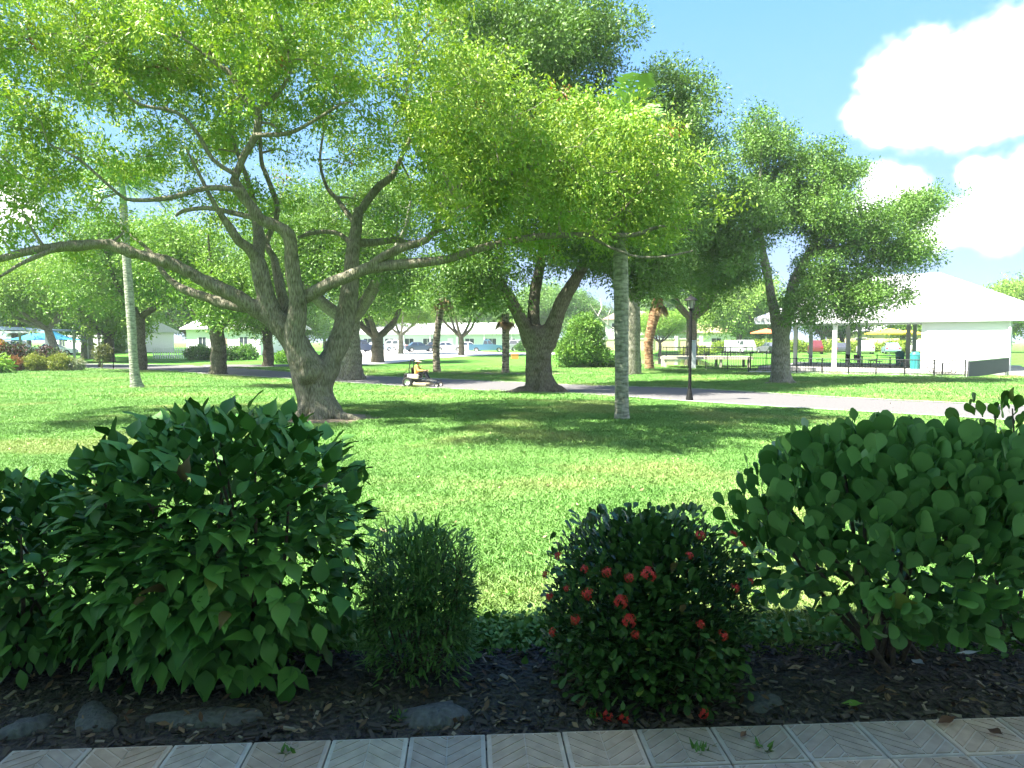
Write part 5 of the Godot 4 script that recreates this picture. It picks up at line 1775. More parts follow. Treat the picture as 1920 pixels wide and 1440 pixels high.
func mower_and_rider() -> void:
	var pos := on_ground(-4.75, -37.0)
	var turn := -0.16
	var cream := plain(lin(0.72, 0.7, 0.62), 0.45)
	var tan_deck := plain(lin(0.42, 0.36, 0.24), 0.6)
	var o := thing("riding_mower", "cream zero-turn riding mower with a fold-up roll bar at the lawn edge", "mower", pos, turn)
	for s in [-1.0, 1.0]:
		wheel(o, "rear_wheel", Vector3(-0.62, 0.27, 0.48 * s), 0.27, 0.24, cream)
		wheel(o, "caster_wheel", Vector3(0.92, 0.13, 0.42 * s), 0.13, 0.09, cream)
		var g := G.new()
		g.tube(PackedVector3Array([Vector3(0.92, 0.13, 0.49 * s), Vector3(0.93, 0.3, 0.49 * s), Vector3(0.9, 0.33, 0.42 * s), Vector3(0.55, 0.33, 0.34 * s)]), PackedFloat32Array([0.018, 0.02, 0.028, 0.03]), 6)
		part(o, "front_arm", g, M.dark_metal)
		# drive lever
		g = G.new()
		g.tube(PackedVector3Array([Vector3(0.05, 0.5, 0.34 * s), Vector3(0.25, 0.8, 0.33 * s), Vector3(0.3, 0.84, 0.14 * s)]), PackedFloat32Array([0.016, 0.016, 0.02]), 6)
		part(o, "control_lever", g, M.black)
		g = G.new()
		g.box(Vector3(-0.36, 0.56, 0.37 * s), Vector3(0.6, 0.24, 0.2), 0.05)
		part(o, "fuel_tank", g, cream)
	var fr := G.new()
	fr.box(Vector3(-0.1, 0.34, 0), Vector3(1.5, 0.12, 0.56), 0.03)
	fr.box(Vector3(0.5, 0.37, 0), Vector3(0.4, 0.05, 0.5), 0.015)
	part(o, "frame", fr, M.dark_metal)
	var dk := G.new()
	dk.prism(PackedVector2Array([Vector2(-0.3, -0.62), Vector2(0.4, -0.66), Vector2(0.52, -0.4), Vector2(0.55, 0.4), Vector2(0.4, 0.66), Vector2(-0.3, 0.62), Vector2(-0.36, 0.0)]), 0.1, 0.24, Transform3D(Basis(Vector3.RIGHT, -PI / 2), Vector3.ZERO), 0.03)
	part(o, "cutting_deck", dk, tan_deck)
	var en := G.new()
	en.box(Vector3(-0.72, 0.56, 0), Vector3(0.42, 0.3, 0.46), 0.05)
	part(o, "engine_cover", en, M.black)
	var st := G.new()
	st.box(Vector3(-0.22, 0.56, 0), Vector3(0.46, 0.12, 0.48), 0.05)
	part(o, "seat", st, M.black)
	st = G.new()
	st.box(Vector3(-0.46, 0.8, 0), Vector3(0.1, 0.46, 0.46), 0.04, Basis(Vector3.BACK, 0.15))
	part(o, "backrest", st, M.black)
	var rb := G.new()
	rb.tube(PackedVector3Array([Vector3(-0.55, 0.4, 0.36), Vector3(-0.58, 0.9, 0.36), Vector3(-0.5, 1.38, 0.35), Vector3(-0.48, 1.44, 0.28), Vector3(-0.48, 1.45, 0.0), Vector3(-0.48, 1.44, -0.28), Vector3(-0.5, 1.38, -0.35), Vector3(-0.58, 0.9, -0.36), Vector3(-0.55, 0.4, -0.36)]), PackedFloat32Array([0.028, 0.028, 0.028, 0.028, 0.028, 0.028, 0.028, 0.028, 0.028]), 8)
	part(o, "roll_bar", rb, M.dark_metal)
	# the rider
	var p := thing("person", "person in a straw hat and orange-yellow work shirt driving the mower", "person", pos, turn)
	var skin := plain(lin(0.3, 0.17, 0.11), 0.6)
	var hip := Vector3(-0.24, 0.7, 0)
	var chest := Vector3(-0.26, 1.02, 0)
	var neck := Vector3(-0.23, 1.16, 0)
	var head := Vector3(-0.19, 1.27, 0)
	var torso: Array = [[hip + Vector3(0, 0, 0.07), chest + Vector3(0, 0, 0.06), 0.125, 0.115], [hip + Vector3(0, 0, -0.07), chest + Vector3(0, 0, -0.06), 0.125, 0.115], [chest + Vector3(0, 0.04, 0.12), chest + Vector3(0, 0.04, -0.12), 0.085, 0.085]]
	var legs: Array = []
	var arms: Array = []
	var shoes: Array = []
	var bones: Array = []
	for s in [-1.0, 1.0]:
		var hj := hip + Vector3(0.03, -0.02, 0.09 * s)
		var kn := Vector3(0.17, 0.76, 0.15 * s)
		var an := Vector3(0.38, 0.43, 0.14 * s)
		legs.append([hj, kn, 0.09, 0.065])
		legs.append([kn, an, 0.06, 0.042])
		shoes.append([an + Vector3(-0.03, -0.02, 0), an + Vector3(0.15, -0.025, 0.01 * s), 0.045, 0.04])
		var sh := chest + Vector3(0, 0.06, 0.17 * s)
		var el := Vector3(-0.09, 0.86, 0.25 * s)
		var wrist := Vector3(0.2, 0.86, 0.19 * s)
		arms.append([sh, el, 0.055, 0.042])
		arms.append([el, wrist, 0.04, 0.028])
	bones.append_array(torso)
	bones.append_array(legs)
	bones.append_array(arms)
	bones.append([neck + Vector3(0, -0.05, 0), head, 0.05, 0.05])
	bones.append([head, head + Vector3(0.01, 0.06, 0), 0.075, 0.085])
	bones.append([head + Vector3(0.03, -0.02, 0), head + Vector3(0.045, -0.04, 0), 0.055, 0.035])
	var body := nets(bones, 0.03, 0.04)
	var add := func(src: G) -> void:
		var off := body.v.size()
		body.v.append_array(src.v)
		body.n.append_array(src.n)
		body.u.append_array(src.u)
		for k in src.ix:
			body.ix.append(k + off)
	for s in [-1.0, 1.0]:
		var w := Vector3(0.2, 0.86, 0.19 * s)
		var hand: Array = [[w, w + Vector3(0.075, -0.01, -0.01 * s), 0.026, 0.034]]
		for k in 4:
			var b0 := w + Vector3(0.09 - 0.0 * k, 0.006 - 0.012 * k + 0.01, -0.012 * s - 0.01 * k * s)
			var l := [0.034, 0.038, 0.035, 0.028][k] as float
			var b1 := b0 + Vector3(l, 0.002, -0.006 * s)
			var b2 := b1 + Vector3(0.006, -l * 0.75, -0.012 * s)
			var b3 := b2 + Vector3(-l * 0.6, -0.008, -0.004 * s)
			hand.append([b0, b1, 0.0095, 0.009])
			hand.append([b1, b2, 0.009, 0.0085])
			hand.append([b2, b3, 0.0085, 0.007])
		var t0 := w + Vector3(0.04, 0.02, -0.024 * s)
		hand.append([t0, t0 + Vector3(0.035, 0.014, -0.02 * s), 0.012, 0.0105])
		hand.append([t0 + Vector3(0.035, 0.014, -0.02 * s), t0 + Vector3(0.06, 0.0, -0.022 * s), 0.0105, 0.008])
		add.call(nets(hand, 0.007, 0.008))
	# face: nose, brow, ears, eyes set at half the head height
	var face: Array = [[head + Vector3(0.09, 0.03, 0), head + Vector3(0.105, 0.005, 0), 0.012, 0.018], [head + Vector3(0.08, -0.03, 0.02), head + Vector3(0.08, -0.03, -0.02), 0.014, 0.014], [head + Vector3(0.082, 0.05, 0.04), head + Vector3(0.082, 0.05, -0.04), 0.014, 0.014], [head + Vector3(0.0, 0.03, 0.09), head + Vector3(-0.01, -0.0, 0.088), 0.018, 0.012], [head + Vector3(0.0, 0.03, -0.09), head + Vector3(-0.01, -0.0, -0.088), 0.018, 0.012]]
	add.call(nets(face, 0.008, 0.008))
	part(p, "body", body, skin)
	for s in [-1.0, 1.0]:
		var eg := G.new()
		eg.lathe([Vector2(0, 0.008), Vector2(0.008, 0.004), Vector2(0.01, 0), Vector2(0, -0.004)], 8, Transform3D(Basis(Vector3.BACK, -PI / 2), head + Vector3(0.088, 0.03, 0.03 * s)))
		part(p, "eye", eg, M.black)
	var grow_by := func(list: Array, by: float) -> Array:
		var outl: Array = []
		for b in list:
			outl.append([b[0], b[1], b[2] + by, b[3] + by])
		return outl
	var shirt: Array = grow_by.call(torso, 0.014)
	shirt.append_array(grow_by.call([arms[0], arms[2], [arms[1][0], arms[1][0].lerp(arms[1][1], 0.7), 0.04, 0.034], [arms[3][0], arms[3][0].lerp(arms[3][1], 0.7), 0.04, 0.034]], 0.014))
	part(p, "shirt", nets(shirt, 0.03, 0.04), plain(lin(0.72, 0.5, 0.12), 0.85))
	var vest: Array = [[hip + Vector3(0.02, 0.06, 0.07), hip + Vector3(0.02, 0.2, 0.07), 0.135, 0.125], [hip + Vector3(0.02, 0.06, -0.07), hip + Vector3(0.02, 0.2, -0.07), 0.135, 0.125]]
	part(p, "vest", nets(vest, 0.03, 0.04), plain(lin(0.75, 0.22, 0.03), 0.85))
	var tr: Array = grow_by.call(legs, 0.013)
	tr.append([hip + Vector3(0, -0.03, 0.08), hip + Vector3(0, -0.03, -0.08), 0.13, 0.13])
	part(p, "trousers", nets(tr, 0.03, 0.04), plain(lin(0.03, 0.033, 0.04), 0.9))
	part(p, "shoes", nets(shoes, 0.018, 0.01), M.black)
	var hr := nets([[head + Vector3(-0.03, 0.0, 0), head + Vector3(-0.01, 0.07, 0), 0.075, 0.085]], 0.02, 0.02)
	part(p, "hair", hr, plain(lin(0.02, 0.015, 0.012), 0.7))
	var ht := G.new()
	ht.lathe([Vector2(0.19, -0.012), Vector2(0.2, -0.006), Vector2(0.11, 0.012), Vector2(0.1, 0.06), Vector2(0.085, 0.095), Vector2(0.05, 0.108), Vector2(0, 0.11)], 22, Transform3D(Basis(Vector3.BACK, -0.08), head + Vector3(0.0, 0.075, 0)))
	ht.lathe([Vector2(0.1, 0.0), Vector2(0.19, -0.014)], 22, Transform3D(Basis(Vector3.BACK, -0.08), head + Vector3(0.0, 0.075, 0)))
	part(p, "hat", ht, plain(lin(0.66, 0.55, 0.32), 0.9))

# ------------------------------------------------------------------ shrubs along the patio
# one leaf: stem at the origin, blade along +z, face up +y
func leaf_mesh(l: float, w: float, prof: Array, fold: float, curl: float, c: Color, m: Material) -> ArrayMesh:
	var g := G.new()
	g.use_col = true
	g.col = c
	var n := prof.size()
	for i in n:
		var t := float(i) / (n - 1)
		var z := l * t
		var y := -curl * l * t * t + 0.06 * l * t
		var hw: float = w * 0.5 * prof[i]
		var wave := 0.06 * w * sin(t * 9.0)
		var ny := Vector3(0, 1, 2.0 * curl * t).normalized()
		g.vert(Vector3(-hw, y + fold * hw + wave, z), (ny + Vector3(fold, 0, 0)).normalized(), Vector2(0, t))
		g.vert(Vector3(0, y, z), ny, Vector2(0.5, t))
		g.vert(Vector3(hw, y + fold * hw - wave, z), (ny - Vector3(fold, 0, 0)).normalized(), Vector2(1, t))
	for i in n - 1:
		for s in 2:
			var k := i * 3 + s
			g.ix.append_array(PackedInt32Array([k, k + 1, k + 3, k + 1, k + 4, k + 3]))
	return g.mesh(m)

func shell(d: Vector3, r: Vector3, p: float) -> Vector3:
	var s := pow(pow(absf(d.x / r.x), p) + pow(absf(d.y / r.y), p) + pow(absf(d.z / r.z), p), -1.0 / p)
	return d * s

# q: c centre, r half sizes, p squareness, n leaves, l w prof fold curl of the leaf, dark light colours, mode, m material, low height under which no leaf hangs
func bush(label: String, called: String, q: Dictionary) -> Node3D:
	var base: Vector3 = Vector3(q.c.x, gy(q.c.x, q.c.z) + 0.02, q.c.z)
	var o := thing(called, label, "shrub", base)
	var cen: Vector3 = q.c - base
	var r: Vector3 = q.r
	var variants: Array = []
	for k in 8:
		var cc := (q.dark as Color).lerp(q.light, minf(k, 5) / 5.0)
		if k == 6:
			cc = Color(0.2, 0.26, 0.05)  # a yellowing leaf
		elif k == 7:
			cc = Color(0.16, 0.12, 0.05)  # a browned leaf
		variants.append(leaf_mesh(q.l, q.w, q.prof, q.fold, q.curl * (0.6 + 0.2 * k), cc, q.m))
	var white := leaf_mesh(q.l, q.w, q.prof, q.fold, q.curl, Color(1, 1, 1), q.m)
	var list: Array = []
	var bump := FastNoiseLite.new()
	bump.seed = int(q.n)
	bump.frequency = 1.6
	for k in int(q.n):
		var d := Vector3(gauss(), gauss(), gauss()).normalized()
		var depth := pow(rng.randf(), float(q.get("bias", 0.3)))
		var uneven := (1.0 if rng.randf() > 0.025 else rng.randf_range(1.05, 1.16)) + 0.17 * bump.get_noise_3dv(d * 2.0)
		var p := cen + shell(d, r, q.p) * depth * uneven
		if p.y < float(q.low) or (q.has("thin") and bump.get_noise_3dv(p * 3.1 + Vector3(9, 2, 4)) < float(q.thin) and p.y < cen.y):
			continue
		var outw := Vector3(d.x / r.x, d.y / r.y, d.z / r.z).normalized()
		var jit := Vector3(gauss(), gauss(), gauss())
		var dir: Vector3
		var up: Vector3
		if q.mode == "droop":
			dir = (outw * 0.75 + jit * 0.4 + Vector3(0, lerpf(-0.55, 0.45, clampf(d.y * 0.5 + 0.5, 0.0, 1.0)), 0)).normalized()
			up = (Vector3.UP + outw * 0.9 + jit * 0.25).normalized()
		elif q.mode == "upright":
			dir = (Vector3.UP * (0.85 if d.y > -0.1 else 0.15) + outw * 0.7 + jit * 0.3).normalized()
			up = (Vector3.UP * 0.4 - outw * 0.5 + jit * 0.5).normalized()
		else:
			dir = (Vector3.UP * 0.45 + outw * 0.7 + jit * 0.55).normalized()
			up = (Vector3.UP + jit * 0.4).normalized()
		var s := rng.randf_range(0.5, 1.2)
		var xf := Transform3D(aim(dir, up).scaled_local(Vector3(s, s, s)), p - dir * q.l * 0.3)
		list.append([-(d.z * 0.9 + depth * 1.4 + 0.2 * d.y + rng.randf() * 0.25), xf, rng.randf()])
	list.sort_custom(func(a, b): return a[0] < b[0])
	var xfs: Array[Transform3D] = []
	var cols := PackedColorArray()
	for k in list.size():
		if k < int(q.get("single", 300)):
			part(o, "leaf", variants[int(list[k][2] * 5.99) if rng.randf() > 0.016 else rng.randi_range(6, 7)], q.m, list[k][1])
		else:
			xfs.append(list[k][1])
			cols.append((q.dark as Color).lerp(q.light, list[k][2]))
	scatter(o, "inner_foliage", white, xfs, cols)
	for k in int(q.stems):
		var g := G.new()
		var d := Vector3(gauss(), absf(gauss()) + 0.4, gauss()).normalized()
		var tip := cen + shell(d, r, q.p) * 0.85
		var foot := Vector3(gauss() * r.x * 0.14, -0.06, gauss() * r.z * 0.12)
		var mid := foot.lerp(tip, 0.5) + Vector3(gauss() * 0.05, -0.02, gauss() * 0.05)
		g.tube(smooth(PackedVector3Array([foot, mid, tip]), PackedFloat32Array([q.sr, q.sr * 0.75, q.sr * 0.3]), 0.12)[0], smooth(PackedVector3Array([foot, mid, tip]), PackedFloat32Array([q.sr, q.sr * 0.75, q.sr * 0.3]), 0.12)[1], 7)
		part(o, "stem", g, M.stem)
	return o

func patio_shrubs() -> void:
	M.stem = grained(lin(0.06, 0.045, 0.03), lin(0.17, 0.13, 0.09), 0.05, 3.0)
	var ovate := [0.06, 0.7, 1.0, 0.88, 0.55, 0.24, 0.02]
	var ellipse := [0.06, 0.55, 0.9, 1.0, 0.85, 0.5, 0.05]
	var paddle := [0.1, 0.3, 0.58, 0.85, 1.0, 0.97, 0.78, 0.3]
	var lance := [0.15, 0.8, 1.0, 0.7, 0.05]
	bush("broad shrub with large pointed heart-shaped leaves, the biggest beside the patio", "broadleaf_shrub", {"c": Vector3(-1.58, 0.97, -3.78), "r": Vector3(0.76, 0.72, 0.55), "p": 3.2, "n": 3300, "l": 0.135, "w": 0.085, "prof": ovate, "fold": 0.25, "curl": 0.22, "dark": Color(0.05, 0.155, 0.03), "light": Color(0.13, 0.31, 0.06), "mode": "droop", "m": M.leaf_soft, "low": 0.08, "thin": -0.25, "stems": 12, "sr": 0.014, "bias": 0.22})
	bush("glossy oval-leaved shrub leaning against the biggest heart-leaved one", "glossy_shrub", {"c": Vector3(-2.7, 0.80, -3.85), "r": Vector3(0.7, 0.52, 0.5), "p": 2.5, "n": 2300, "l": 0.115, "w": 0.06, "prof": ellipse, "fold": 0.2, "curl": 0.2, "dark": Color(0.05, 0.135, 0.03), "light": Color(0.12, 0.28, 0.06), "mode": "droop", "m": M.leaf_thick, "low": 0.1, "thin": -0.1, "stems": 9, "sr": 0.012, "bias": 0.25})
	bush("small boxy shrub with fine narrow leaves beside the red-flowered one", "narrow_leaf_shrub", {"c": Vector3(-0.485, 0.70, -3.66), "r": Vector3(0.285, 0.42, 0.26), "p": 4.5, "n": 8000, "l": 0.062, "w": 0.014, "prof": lance, "fold": 0.15, "curl": 0.15, "dark": Color(0.06, 0.15, 0.04), "light": Color(0.17, 0.31, 0.08), "mode": "loose", "m": M.leaf_soft, "low": 0.05, "thin": -0.15, "stems": 26, "sr": 0.006, "bias": 0.3})
	var ix := bush("rounded dark shrub dotted with clusters of small red flowers", "flowering_shrub", {"c": Vector3(0.70, 0.70, -3.56), "r": Vector3(0.51, 0.52, 0.42), "p": 2.9, "n": 9500, "l": 0.058, "w": 0.032, "prof": paddle, "fold": 0.2, "curl": 0.12, "dark": Color(0.03, 0.085, 0.02), "light": Color(0.09, 0.19, 0.045), "mode": "loose", "m": M.leaf_thick, "low": 0.02, "stems": 14, "sr": 0.011, "bias": 0.3})
	# flower heads: place on the shrub's face, size
	var fl := [[-0.074, 0.702, 0.379, 1.10], [-0.254, 0.705, 0.351, 0.80], [-0.340, 0.603, 0.349, 0.90], [-0.199, 0.584, 0.399, 1.00], [-0.392, 0.475, 0.333, 0.80], [-0.163, 0.502, 0.412, 1.00], [-0.240, 0.030, 0.344, 0.90], [-0.169, 0.019, 0.353, 0.90], [0.184, 0.057, 0.370, 0.80], [0.192, 0.844, 0.247, 0.80], [0.120, 0.776, 0.335, 0.60], [0.406, 0.795, 0.053, 0.70], [0.324, 0.630, 0.352, 0.70], [0.154, 0.485, 0.413, 0.70], [0.257, 0.428, 0.396, 0.80], [-0.502, 0.538, -0.104, 0.90], [-0.499, 0.513, 0.138, 0.70], [-0.487, 0.364, 0.204, 0.70], [-0.353, 0.702, 0.303, 0.60], [0.437, 0.759, 0.107, 0.60], [-0.157, 0.688, 0.376, 0.70], [-0.456, 0.706, 0.111, 0.70], [0.421, 0.636, 0.275, 0.50], [-0.134, 0.441, 0.415, 0.60], [-0.299, 0.011, 0.309, 0.70], [-0.431, 0.603, 0.277, 0.50]]
	var red := StandardMaterial3D.new()
	red.albedo_color = lin(0.62, 0.035, 0.025)
	red.roughness = 0.6
	red.backlight_enabled = true
	red.backlight = Color(0.5, 0.2, 0.15)
	red.cull_mode = BaseMaterial3D.CULL_DISABLED
	var fm: Array = []
	for variant in 3:
		var g := G.new()
		for k in 24:
			var d := Vector3(gauss(), absf(gauss()) + 0.15, gauss()).normalized()
			var p := d * 0.032 * rng.randf_range(0.75, 1.1)
			var b := aim(d, Vector3(gauss(), gauss(), gauss()).normalized())
			for j in 4:
				var a := TAU * j / 4.0
				var e := b.x * cos(a) + b.y * sin(a)
				var s := b.x * -sin(a) + b.y * cos(a)
				g.quad(p, p + e * 0.006 + s * 0.0035, p + e * 0.0125 + d * 0.001, p + e * 0.006 - s * 0.0035)
		fm.append(g.mesh(red))
	for q in fl:
		var at := Vector3(q[0], q[1], q[2])
		var nd := (Vector3(q[0] * 1.5, (q[1] - 0.38) * 1.2 + 0.25, q[2] + 0.25)).normalized()
		part(ix, "flower_cluster", fm[rng.randi() % 3], red, Transform3D((aim(nd, Vector3.UP) * Basis(Vector3.RIGHT, PI / 2)).scaled_local(Vector3.ONE * q[3]), at + nd * 0.012))
	bush("wide shrub of thick upright paddle-shaped leaves on bare lower stems", "paddle_leaf_shrub", {"c": Vector3(2.12, 1.03, -3.82), "r": Vector3(0.89, 0.58, 0.56), "p": 2.6, "n": 3300, "l": 0.118, "w": 0.09, "prof": paddle, "fold": 0.12, "curl": 0.1, "dark": Color(0.075, 0.2, 0.05), "light": Color(0.18, 0.37, 0.1), "mode": "upright", "m": M.leaf_thick, "low": 0.3, "thin": -0.1, "stems": 11, "sr": 0.017, "bias": 0.2})
	bush("taller round-leaved shrub rising behind the paddle-leaved one", "round_leaf_shrub", {"c": Vector3(2.95, 1.2, -4.18), "r": Vector3(0.36, 0.62, 0.24), "p": 2.1, "n": 900, "l": 0.1, "w": 0.07, "prof": paddle, "fold": 0.12, "curl": 0.1, "dark": Color(0.05, 0.15, 0.025), "light": Color(0.15, 0.3, 0.05), "mode": "upright", "m": M.leaf_thick, "low": 0.3, "stems": 8, "sr": 0.013, "bias": 0.35})
	bush("low leafy shrub at the far end of the bed past the glossy one", "low_shrub", {"c": Vector3(-3.75, 0.75, -4.2), "r": Vector3(0.5, 0.45, 0.5), "p": 2.2, "n": 1300, "l": 0.11, "w": 0.06, "prof": ellipse, "fold": 0.2, "curl": 0.2, "dark": Color(0.05, 0.135, 0.03), "light": Color(0.12, 0.28, 0.06), "mode": "droop", "m": M.leaf_thick, "low": 0.05, "stems": 7, "sr": 0.012, "bias": 0.25})

# ------------------------------------------------------------------ planting bed
func stone(label: String, pos: Vector3, size: Vector3, turn: float, called := "stone_slab") -> void:
	var g := G.new()
	var seg := 14
	var rows := 5
	for i in rows + 1:
		var t := float(i) / rows
		for k in seg + 1:
			var a := TAU * (k % seg) / seg
			var rr := sin(t * PI * 0.5)
			var p := Vector3(cos(a) * pow(rr, 0.5), pow(cos(t * PI * 0.5), 0.5), sin(a) * pow(rr, 0.5))
			p *= 1.0 + 0.3 * lump.get_noise_3dv(p * 1.3 + pos * 3.0)
			g.vert(p * size, p.normalized(), Vector2(a, t))
	for i in rows:
		for k in seg:
			var q := i * (seg + 1) + k
			g.ix.append_array(PackedInt32Array([q, q + seg + 1, q + 1, q + 1, q + seg + 1, q + seg + 2]))
	solo(called, g, M.stone, label, "stone", pos, turn)

func fallen_leaf(label: String, pos: Vector3, l: float, w: float, c: Color, turn: float, called := "fallen_leaf") -> void:
	var m := leafy(0.2, 0.7)
	var o := MeshInstance3D.new()
	o.name = numbered(called)
	o.mesh = leaf_mesh(l, w, [0.05, 0.6, 1.0, 0.8, 0.35, 0.03], 0.45, -0.25, c, m)
	o.material_override = m
	o.position = pos
	o.rotation = Vector3(0.12, turn, 0.2)
	o.set_meta("label", label)
	o.set_meta("category", "leaf")
	add_child(o)

func bed_details() -> void:
	# mulch bed: a low uneven mound in front of the patio
	var g := G.new()
	var nx := 120
	var nz := 16
	for j in nz + 1:
		for i in nx + 1:
			var x := -6.0 + 12.0 * i / nx
			var edge := 0.08 * lump.get_noise_2d(x * 2.0, 3.0) + 0.05 * lump.get_noise_2d(x * 7.0, 8.0)
			var t := float(j) / nz
			var z0 := -2.6 if x < -1.9 else -2.95 - x * HOUSE_TURN
			var z := lerpf(z0, -3.97 + edge, t)
			var y := gy(x, z) + 0.012 + 0.02 * sin(t * PI) + 0.012 * lump.get_noise_2d(x * 6.0, z * 6.0) * sin(t * PI)
			g.vert(Vector3(x, y, z), Vector3.UP, Vector2(x, z))
	for j in nz:
		for i in nx:
			var k := j * (nx + 1) + i
			g.ix.append_array(PackedInt32Array([k, k + nx + 1, k + 1, k + 1, k + nx + 1, k + nx + 2]))
	setting("mulch_bed", g, M.soil)
	var chip := G.new()
	chip.use_col = true
	chip.box(Vector3.ZERO, Vector3(0.05, 0.007, 0.016), 0.0)
	var cm := leafy(0.0, 0.95)
	var xfs: Array[Transform3D] = []
	var cols := PackedColorArray()
	for k in 7000:
		var x := rng.randf_range(-5.5, 5.5)
		var z := rng.randf_range(-3.98, -2.96 if x > -1.9 else -2.5) - (x * HOUSE_TURN if x > -1.9 else 0.0)
		if z < -4.05:
			continue
		xfs.append(Transform3D(Basis.from_euler(Vector3(gauss() * 0.3, rng.randf() * TAU, gauss() * 0.3)).scaled_local(Vector3.ONE * rng.randf_range(0.35, 1.25)), Vector3(x, gy(x, z) + 0.028 + rng.randf() * 0.014, z)))
		# every chip a random brown
		cols.append(Color(0.045, 0.04, 0.037).lerp(Color(0.12, 0.103, 0.09), rng.randf()) if rng.randf() > 0.08 else Color(0.3, 0.26, 0.2))
	var ch := scatter(self, "mulch_chips", chip.mesh(cm), xfs, cols)
	ch.set_meta("label", "dark shredded bark mulch covering the planting bed")
	ch.set_meta("category", "mulch")
	# bare earth round the big trunk
	g = G.new()
	for k in 40:
		var a := TAU * k / 40.0
		var rr := (1.25 + 0.35 * lump.get_noise_2d(cos(a) * 2.0, sin(a) * 2.0)) * (1.25 if cos(a) > 0.3 else 1.0)
		var p := Vector3(-5.29 + cos(a) * rr, 0, -19.2 + sin(a) * rr)
		g.vert(Vector3(p.x, gy(p.x, p.z) + 0.02, p.z), Vector3.UP, Vector2.ZERO)
	var mid := g.vert(Vector3(-5.29, gy(-5.29, -19.2) + 0.07, -19.2), Vector3.UP, Vector2.ZERO)
	for k in 40:
		g.ix.append_array(PackedInt32Array([mid, k, (k + 1) % 40]))
	setting("bare_earth", g, M.dirt)
	stone("flat grey stone with a ridged top at the foot of the narrow-leaved shrub", Vector3(-0.36, 0.3, -3.22), Vector3(0.17, 0.075, 0.1), 0.2)
	stone("pale grey stone at the open corner where the patio ends", Vector3(-2.22, 0.29, -3.12), Vector3(0.11, 0.08, 0.07), 0.7)
	stone("bluish grey stone under the glossy oval-leaved shrub", Vector3(-1.95, 0.29, -3.2), Vector3(0.16, 0.07, 0.09), 2.2)
	stone("long half-buried grey slab under the heart-leaved shrub", Vector3(-1.45, 0.29, -3.22), Vector3(0.28, 0.06, 0.1), 0.05)
	stone("grey broken stone between the flowering and paddle-leaved shrubs", Vector3(1.22, 0.29, -3.36), Vector3(0.13, 0.055, 0.09), 0.5)
	fallen_leaf("curled brown dead leaf on the tiles, the longer of two", Vector3(1.93, 0.375, -3.09), 0.1, 0.045, Color(0.12, 0.06, 0.03), 1.9)
	fallen_leaf("small crumpled brown leaf on the tiles near the longer one", Vector3(2.12, 0.375, -3.04), 0.07, 0.05, Color(0.11, 0.06, 0.035), 0.4)
	fallen_leaf("fallen pale green leaf lying at the mulch edge", Vector3(1.6, 0.345, -3.32), 0.1, 0.045, Color(0.16, 0.3, 0.06), 1.3)
	fallen_leaf("dry tan leaf lying on the mulch left of the bare stems", Vector3(1.48, 0.345, -3.68), 0.09, 0.035, Color(0.4, 0.32, 0.2), 1.7)
	fallen_leaf("white leaf scrap beside the bare stems of the paddle-leaved shrub", Vector3(2.2, 0.35, -3.78), 0.09, 0.05, Color(0.6, 0.64, 0.68), 0.3)
	fallen_leaf("long white scrap on the mulch under the paddle-leaved shrub", Vector3(2.5, 0.35, -3.86), 0.13, 0.03, Color(0.66, 0.68, 0.7), 1.5)
	fallen_leaf("tiny brown leaf on the tile in front of the flowering shrub", Vector3(1.0, 0.373, -2.98), 0.05, 0.025, Color(0.16, 0.09, 0.05), 2.4)
	# loose dry litter along the patio edge
	var lit := leaf_mesh(0.05, 0.022, [0.05, 0.7, 1.0, 0.6, 0.05], 0.4, -0.2, Color(1, 1, 1), leafy(0.1, 0.8))
	xfs = []
	cols = PackedColorArray()
	for k in 420:
		var x := rng.randf_range(-3.5, 4.5)
		var z := -3.12 - absf(gauss()) * 0.35 - x * HOUSE_TURN * (1.0 if x > -1.9 else 0.0)
		if z < -4.3:
			continue
		xfs.append(Transform3D(Basis.from_euler(Vector3(gauss() * 0.4, rng.randf() * TAU, gauss() * 0.4)).scaled_local(Vector3.ONE * rng.randf_range(0.5, 1.3)), Vector3(x, gy(x, z) + 0.05, z)))
		cols.append(Color(0.09, 0.05, 0.03).lerp(Color(0.28, 0.2, 0.12), rng.randf()))
	var lt := scatter(self, "leaf_litter", lit, xfs, cols)
	lt.set_meta("label", "small dry leaves scattered over the mulch bed")
	lt.set_meta("category", "litter")
	# a few dead leaves on the lawn
	xfs = []
	cols = PackedColorArray()
	for k in 260:
		var z := -rng.randf_range(5.0, 26.0)
		var x := rng.randf_range(-1.0, 1.0) * (-z * 0.75 + 1.0)
		xfs.append(Transform3D(Basis.from_euler(Vector3(gauss() * 0.4, rng.randf() * TAU, gauss() * 0.4)).scaled_local(Vector3.ONE * rng.randf_range(0.7, 1.5)), Vector3(x, gy(x, z) + 0.045, z)))
		cols.append(Color(0.16, 0.09, 0.05).lerp(Color(0.45, 0.36, 0.2), rng.randf()))
	var ll := scatter(self, "lawn_litter", lit, xfs, cols)
	ll.set_meta("label", "dead leaves scattered thinly over the lawn")
	ll.set_meta("category", "litter")
	# weeds in the tile joints
	var wl := leaf_mesh(0.045, 0.012, [0.2, 0.9, 1.0, 0.6, 0.05], 0.2, 0.3, Color(0.09, 0.2, 0.035), M.leaf_soft)
	var ws := [["small weed tuft in a tile joint in front of the flowering shrub", Vector3(0.8, 0.35, -2.9)], ["small weed tuft in a tile joint right of the flowering shrub", Vector3(1.08, 0.35, -2.92)], ["weed tuft in a tile joint below the heart-leaved shrub", Vector3(-0.95, 0.35, -2.9)], ["leafy weed at the patio edge under the red flowers", Vector3(0.38, 0.34, -3.2)], ["leafy weed at the patio edge beside the flat grey stone", Vector3(-0.52, 0.34, -3.2)]]
